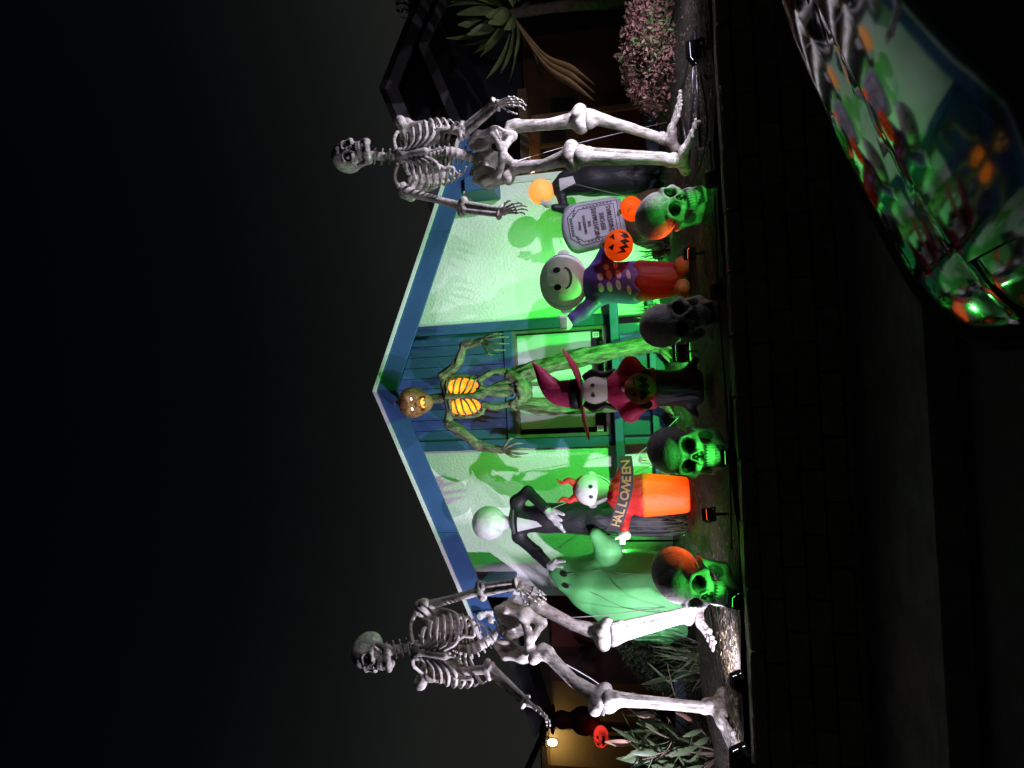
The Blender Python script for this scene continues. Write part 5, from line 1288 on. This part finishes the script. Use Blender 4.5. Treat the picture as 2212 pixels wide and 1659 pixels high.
# roof of the house's own left side, dark against the sky
r0, r1 = at(316, 1092, 10.6), at(96, 1160, 10.6)
part('left_roof', prism([(r0[0]+.4, r0[2]+.10), (r0[0], r0[2]), (r1[0], r1[2]), (r1[0], r1[2]-.07), (r0[0], r0[2]-.07), (r0[0]+.4, r0[2]-.08)], 1, 10.2, 10.8), m_shingle, house)
LY = 16.0
nl = thing('neighbour_house', 'far neighbouring house with a lamp-lit tan wall at the left edge', 'house', (at(20, 1300, LY)[0], LY, 1.2))
m_tan = mat('tan_stucco', (.26, .20, .11), (.22, .17, .09), 3, .9, .3, 40); w0, w1 = at(-160, 1400, LY), at(190, 1178, LY)
part('wall', box(w0[0], w1[0]+.6, LY, LY+.2, 1.1, w1[2]+.2), m_tan, nl)
d0, d1 = at(2, 1290, LY), at(88, 1180, LY); part('garage_door', box(d0[0], d1[0], LY-.05, LY-.004, 1.2, d1[2]-.06, .01), mat('door_panel', (.34, .27, .15), (.29, .23, .12), 3, .7), nl)
part('door_trim', join(box(d0[0]-.12, d0[0], LY-.07, LY-.004, 1.2, d1[2]), box(d1[0], d1[0]+.12, LY-.07, LY-.004, 1.2, d1[2]), box(d0[0]-.12, d1[0]+.12, LY-.07, LY-.004, d1[2], d1[2]+.12)), m_dkwood, nl)
e0, e1 = at(74, 1172, LY-1), at(-220, 1040, LY-1)
part('roof', prism([(e0[0]+.05, e0[2]-.10), (e0[0], e0[2]), (e1[0], e1[2]), (e1[0], e1[2]-.1)], 1, LY-1.2, LY+.1), m_shingle, nl)
part('roof', prism([(e0[0], e0[2]-.10), (w1[0]+1.5, e0[2]+.50), (w1[0]+1.5, e0[2]+.60), (e0[0], e0[2]-.0)], 1, LY-.9, LY+.1), m_shingle, nl)
pp = at(55, 1193, LY-.25); lt = thing('wall_lantern', 'glowing warm wall lantern on the far left house', 'lamp', tuple(pp))
part('bulb', ball(pp, (.075, .075, .11), 14, 10), emit('lantern_glow', (1, .72, .32), 14), lt, smooth=True); part('cap', xf(lathe([(.12, 0), (.08, .06), (.01, .10)], 8), TR(pp+(0, 0, .13))), m_black, lt); part('bracket', tube(np.array([pp+(0, 0, .18), pp+(0, .1, .2), pp+(0, .24, .1)]), .02, 6), m_black, lt)
for k in range(4):
    a = k*math.pi/2+.4; part('cage_bar', tube(np.array([pp+(.11*math.cos(a), .11*math.sin(a), .13), pp+(.09*math.cos(a), .09*math.sin(a), -.14)]), .008, 5), m_black, lt)
bulb('lamp', tuple(pp-(0, .16, 0)), (1, .62, .22), 13, .08, lt)
pp = at(68, 1298, 14.5); rp_ = thing('red_pumpkin', 'glowing red pumpkin lantern by the far left house', 'pumpkin', tuple(pp))
part('shell', nets(pumpkin_sdf((0, 0, 0), .21, .155), (-.27, -.27, -.19), (.27, .27, .19), .02), emit('red_glow', (1, .045, .03), .75, 6), rp_, smooth=True, M=TR(pp)); part('stem', tube([pp+(0, 0, .12), pp+(.02, 0, .22)], [.03, .02], 8), m_stem, rp_)
for s in (-1, 1): decal('eye', [(s*.03, .02), (s*.11, .03), (s*.07, .09)][::s], pumpkin_sdf((0, 0, 0), .21, .155), m_print, rp_, -.35, M=TR(pp))
decal('mouth', [(-.12, -.03), (-.05, -.05), (0, -.03), (.05, -.05), (.12, -.03), (.07, -.10), (-.07, -.10)], pumpkin_sdf((0, 0, 0), .21, .155), m_print, rp_, -.35, M=TR(pp))
part('post', tube([pp-(0, 0, .14), (pp[0], pp[1], 1.2)], .03, 8), m_black, rp_)
pp = np.array(at(100, 1300, 14.9)); fg = thing('dark_inflatable', 'dark inflatable figure standing beside the glowing red pumpkin', 'inflatable figure', (pp[0], pp[1], 1.2))
f_dkred = fabric('dark_red_nylon', (.12, .02, .02), .2)
part('body', nets(lambda P: smin(ell(P, (0, 0, 0), (.30, .24, .34)), ell(P, (0, 0, .48), (.20, .18, .20)), .12), (-.4, -.35, -.42), (.4, .35, .76), .04), f_dkred, fg, smooth=True, M=TR((pp[0], pp[1], at(100, 1262, 14.9)[2]))); part('hat', xf(lathe([(.30, 0), (.28, .03), (.17, .04), (.16, .25), (.15, .26)], 18), TR((pp[0], pp[1], at(100, 1262, 14.9)[2]+.66))), m_black, fg, smooth=True, angle=35)
part('base', xf(lathe([(.30, 0), (.30, .9), (.2, 1.0)], 14), TR((pp[0], pp[1], 1.15))), m_black, fg)

# ================================================================== small yard things
tag(part('garden_pipe', tube(smooth_path([at(662, 1424, 8.3), at(662, 1388, 8.3), at(667, 1383, 8.28), at(673, 1386, 8.25), at(673, 1398, 8.25)], 24), .022, 10), mat('pvc', (.6, .6, .55), rough=.5), smooth=True), 'pale bent garden pipe standing behind the skull beside the witch', 'pipe')
def cable(pts, label): tag(part('power_cable', tube(smooth_path([(x, y, gz(y)+.02+random.uniform(0, .012)) for x, y in pts], 50), .007, 6), m_black, smooth=True), label, 'cable', 'black cables on the ground')
cable([(-2.5, 5.55), (-2.2, 5.75), (-1.75, 5.8), (-1.55, 6.3), (-1.6, 7.2)], 'black cable running from the left white flood light into the yard')
cable([(2.75, 5.9), (2.4, 5.72), (2.05, 5.66), (1.9, 6.2), (1.95, 7.2)], 'black cable running from the right white flood light into the yard')
cable([(1.95, 5.55), (1.4, 5.52), (.7, 5.56), (-.3, 5.50), (-1.2, 5.55)], 'black cable lying along the cap stones before the skulls')
m_dkblue = mat('navy_board', (.012, .02, .045), (.009, .015, .035), 4, .6)
tag(part('edging_board', box(-4.5, -1.9, 8.55, 8.60, gz(8.5)-.1, gz(8.5)+.14, .006), m_dkblue), 'low dark edging board at the left below the porch', 'edging board')
tag(part('edging_board', box(2.1, 5.0, 8.50, 8.55, gz(8.5)-.1, gz(8.5)+.14, .006), m_dkblue), 'low dark edging board at the right behind the giant skeleton', 'edging board')
def tether(a, g, label):
    g = (g[0], g[1], gz(g[1])+.01); t = thing('tether_rope', label, 'rope', g, 'thin tether ropes of the inflatables')
    part('rope', tube(smooth_path([a, (np.array(a)+np.array(g))/2+np.array((0, 0, -.03)), g], 12), .004, 5), m_wire, t); part('peg', tube([(g[0], g[1], g[2]-.06), (g[0], g[1], g[2]+.07)], .007, 6), m_metal_dk, t)
tether(at(352, 1300, 7.9), (-2.55, 7.4), 'thin rope from the ghost\'s side down to the left')
tether(at(640, 1330, 7.6), (-.25, 7.9), 'thin rope from the devil to the ground by the railing')
tether(at(1262, 1240, 8.2), (1.75, 6.9), 'thin rope from the seated figure to the small pumpkin')
tether(at(555, 1180, 8.0), (-.75, 8.7), 'thin rope from the tall figure across the lit wall')

# ================================================================== parked car, only its bonnet in the picture
m_car = mat('car_paint', (.008, .009, .010), (.007, .008, .009), 3, .06, spec=.11)
m_cglass = mat('car_glass', (.008, .009, .010), rough=.04, spec=.8); m_tyre = mat('tyre', (.02, .02, .02), rough=.85); m_alloy = mat('alloy', (.4, .4, .42), rough=.3, metal=.9); m_lampg = mat('lamp_cover', (.25, .25, .26), rough=.08, spec=.8, coat=1.0); m_amber = mat('amber', (.7, .22, .02), rough=.15)
CY = 1.24
car = thing('parked_car', 'dark glossy car parked at the kerb, its bonnet mirroring the lit house', 'car', (2.2, CY, 0))
WX = [0.06, 0.1, 0.17, 0.24, 0.32, 0.44, 0.57, 0.74, 0.97, 1.27, 1.72, 2.52, 3.42, 4.02, 4.28, 4.4]; WW = [.46, .60, .70, .76, .80, .845, .875, .90, .91, .915, .92, .92, .91, .88, .80, .70]
TZ = [.74, .80, .85, .885, .915, .958, 1.0, 1.052, 1.12, 1.195, 1.23, 1.23, 1.23, 1.21, 1.15, 1.03]
wf = lambda x: float(np.interp(x, WX, WW)); tz = lambda x: float(np.interp(x, WX, TZ))
def gapy(x): return float(np.interp(x, [.10, .18, .26, .40, .55, .80, 1.26, 4.4], [.09, .13, .17, .225, .29, .385, .52, .6]))
def gnear(x): return .74*wf(x)
def ctop(x, y):
    w_ = wf(x); g = gapy(x) if y > 0 else gnear(x); a = abs(y); z = tz(x)+.05-.10*y*min(1, w_/.9)
    if a <= g: return z-.16*a*a
    s = (a-g)/(w_-g); r = .11*(1-(1-min(s, 1)**5)**(1/5))
    if y > 0: return z-.16*g*g-.010+.085*(a-g)-.26*(a-g)**2-r
    return z-.16*a*a-.006-r
def body_row(x):
    w_ = wf(x); pts = []
    for s in np.concatenate([np.sin(np.linspace(-1, 1, 61)*math.pi/2)]): pts.append((x, CY+s*w_, ctop(x, s*w_)))
    z1 = ctop(x, w_); zb = .26 if x > .1 else .34
    side = [(x, CY-w_-.012*math.sin(t*math.pi), z1+(zb-z1)*t) for t in np.linspace(0, 1, 9)[1:]][::-1]; side2 = [(x, CY+w_+.012*math.sin(t*math.pi), z1+(zb-z1)*t) for t in np.linspace(0, 1, 9)[1:]]
    return side+pts+side2
xs_ = list(np.linspace(.06, .42, 24))+list(np.linspace(.45, 1.42, 40))+list(np.linspace(1.5, 4.40, 26))
rows = [body_row(x) for x in xs_]; nr_ = len(rows[0]); V = [p_ for r_ in rows for p_ in r_]; F = [(i*nr_+j, (i+1)*nr_+j, (i+1)*nr_+j+1, i*nr_+j+1) for i in range(len(rows)-1) for j in range(nr_-1)]
F += [tuple(range(nr_)), tuple((len(rows)-1)*nr_+j for j in range(nr_-1, -1, -1))]
F = [f[::-1] for f in F]
part('body', (V, F), m_car, car, smooth=True, angle=50)
hx = np.linspace(.21, 1.27, 60)
def hoodp(x, s):
    e = max(0, abs(s)-.93)/.07; G = gapy(x) if s > 0 else gnear(x); return (x, CY+s*(G-.006), ctop(x, s*G*.999)+.008-.008*e*e)
Vt, Ft = grid(hoodp, hx, np.linspace(-1, 1, 61)); Vb = [(x, y, z-.02) for x, y, z in Vt]; n_ = len(Vt); m_ = 61
Fs = [f[::-1] for f in Ft]
rim = [(i*m_, (i+1)*m_) for i in range(59)]+[((i+1)*m_+60, i*m_+60) for i in range(59)]+[(j+1, j) for j in range(60)]+[(59*m_+j, 59*m_+j+1) for j in range(60)]
part('bonnet', (Vt+Vb, [f[::-1] for f in Fs]+[tuple(i+n_ for i in f) for f in Fs]+[(a, b, b+n_, a+n_) for a, b in rim]), m_car, car, smooth=True, angle=45)
# cabin
cab = [(1.22, .80, 1.17), (1.9, .70, 1.60), (2.6, .68, 1.66), (3.4, .68, 1.63), (4.05, .74, 1.22)]
V = []; F = []
for x, hw, z in cab: V += [(x, CY-hw, z), (x, CY+hw, z)]
V += [(1.35, CY-.86, 1.17), (1.35, CY+.86, 1.17), (4.0, CY-.84, 1.17), (4.0, CY+.84, 1.17)]
part('windscreen', ([V[i] for i in (0, 1, 3, 2)], [(0, 1, 2, 3)]), m_cglass, car)
part('rear_screen', ([V[i] for i in (6, 7, 9, 8)], [(0, 1, 2, 3)]), m_cglass, car)
part('roof', join(([V[i] for i in (2, 3, 5, 4)], [(0, 1, 2, 3)]), ([V[i] for i in (4, 5, 7, 6)], [(0, 1, 2, 3)])), m_car, car, smooth=True)
for s, k in ((-1, 0), (1, 1)):
    y = CY+s*.855
    part('side_window', ([(1.45, y, 1.19), (2.55, y, 1.19), (2.55, CY+s*.70, 1.62), (1.98, CY+s*.715, 1.575)], [(0, 1, 2, 3)]), m_cglass, car)
    part('side_window', ([(2.62, y, 1.19), (3.75, y, 1.19), (3.40, CY+s*.70, 1.60), (2.62, CY+s*.70, 1.62)], [(0, 1, 2, 3)]), m_cglass, car)
    part('pillar', join(([(1.22, CY+s*.81, 1.17), (1.45, y, 1.19), (1.98, CY+s*.715, 1.575), (1.9, CY+s*.70, 1.60)], [(0, 1, 2, 3)]), ([(3.75, y, 1.19), (4.05, CY+s*.75, 1.21), (3.4, CY+s*.68, 1.63), (3.40, CY+s*.70, 1.60)], [(0, 1, 2, 3)]), ([(2.55, y+s*.004, 1.19), (2.62, y+s*.004, 1.19), (2.62, CY+s*.704, 1.63), (2.55, CY+s*.704, 1.63)], [(0, 1, 2, 3)])), m_car, car)
    part('mirror', nets(lambda P: ell(P, (0, 0, 0), (.07, .11, .075)), (-.1, -.14, -.1), (.1, .14, .1), .02), m_car, car, smooth=True, M=TR((1.55, CY+s*.98, 1.22)))
    hl = part('headlight', nets(lambda P: ell(P, (0, 0, 0), (.14, .11, .06)), (-.2, -.16, -.1), (.2, .16, .1), .016), m_lampg, car, smooth=True, M=TR((.27, CY+s*.50, .735), rz=-s*.75))
    part('indicator', nets(lambda P: ell(P, (0, 0, 0), (.045, .03, .028)), (-.06, -.05, -.05), (.06, .05, .05), .009), m_amber, hl, smooth=True, M=TR((.185, CY+s*.545, .745)))
    for x in (.86, 3.42):
        wm = TR((x, CY+s*.83, .33), rx=math.pi/2)
        wl = part('wheel', lathe([(.20, -.10), (.31, -.105), (.33, -.07), (.33, .07), (.31, .105), (.20, .10)], 30), m_tyre, car, smooth=True, angle=40, M=wm)
        part('rim', lathe([(.02, -.09), (.19, -.095), (.205, -.08), (.205, .08), (.19, .095), (.02, .09)], 24), m_alloy, wl, smooth=True, angle=40, M=wm)
part('bumper', nets(lambda P: np.maximum(smin(ell(P, (.58, 0, 0), (.46, .80, .14)), ell(P, (.58, 0, -.1), (.44, .82, .13)), .1), P[..., 0]-.42), (-.02, -.9, -.28), (.45, .9, .2), .03), m_car, car, smooth=True, M=TR((.06, CY, .50)))
part('number_plate', box(.07, .09, CY-.15, CY+.15, .44, .56, .004), m_black, car)
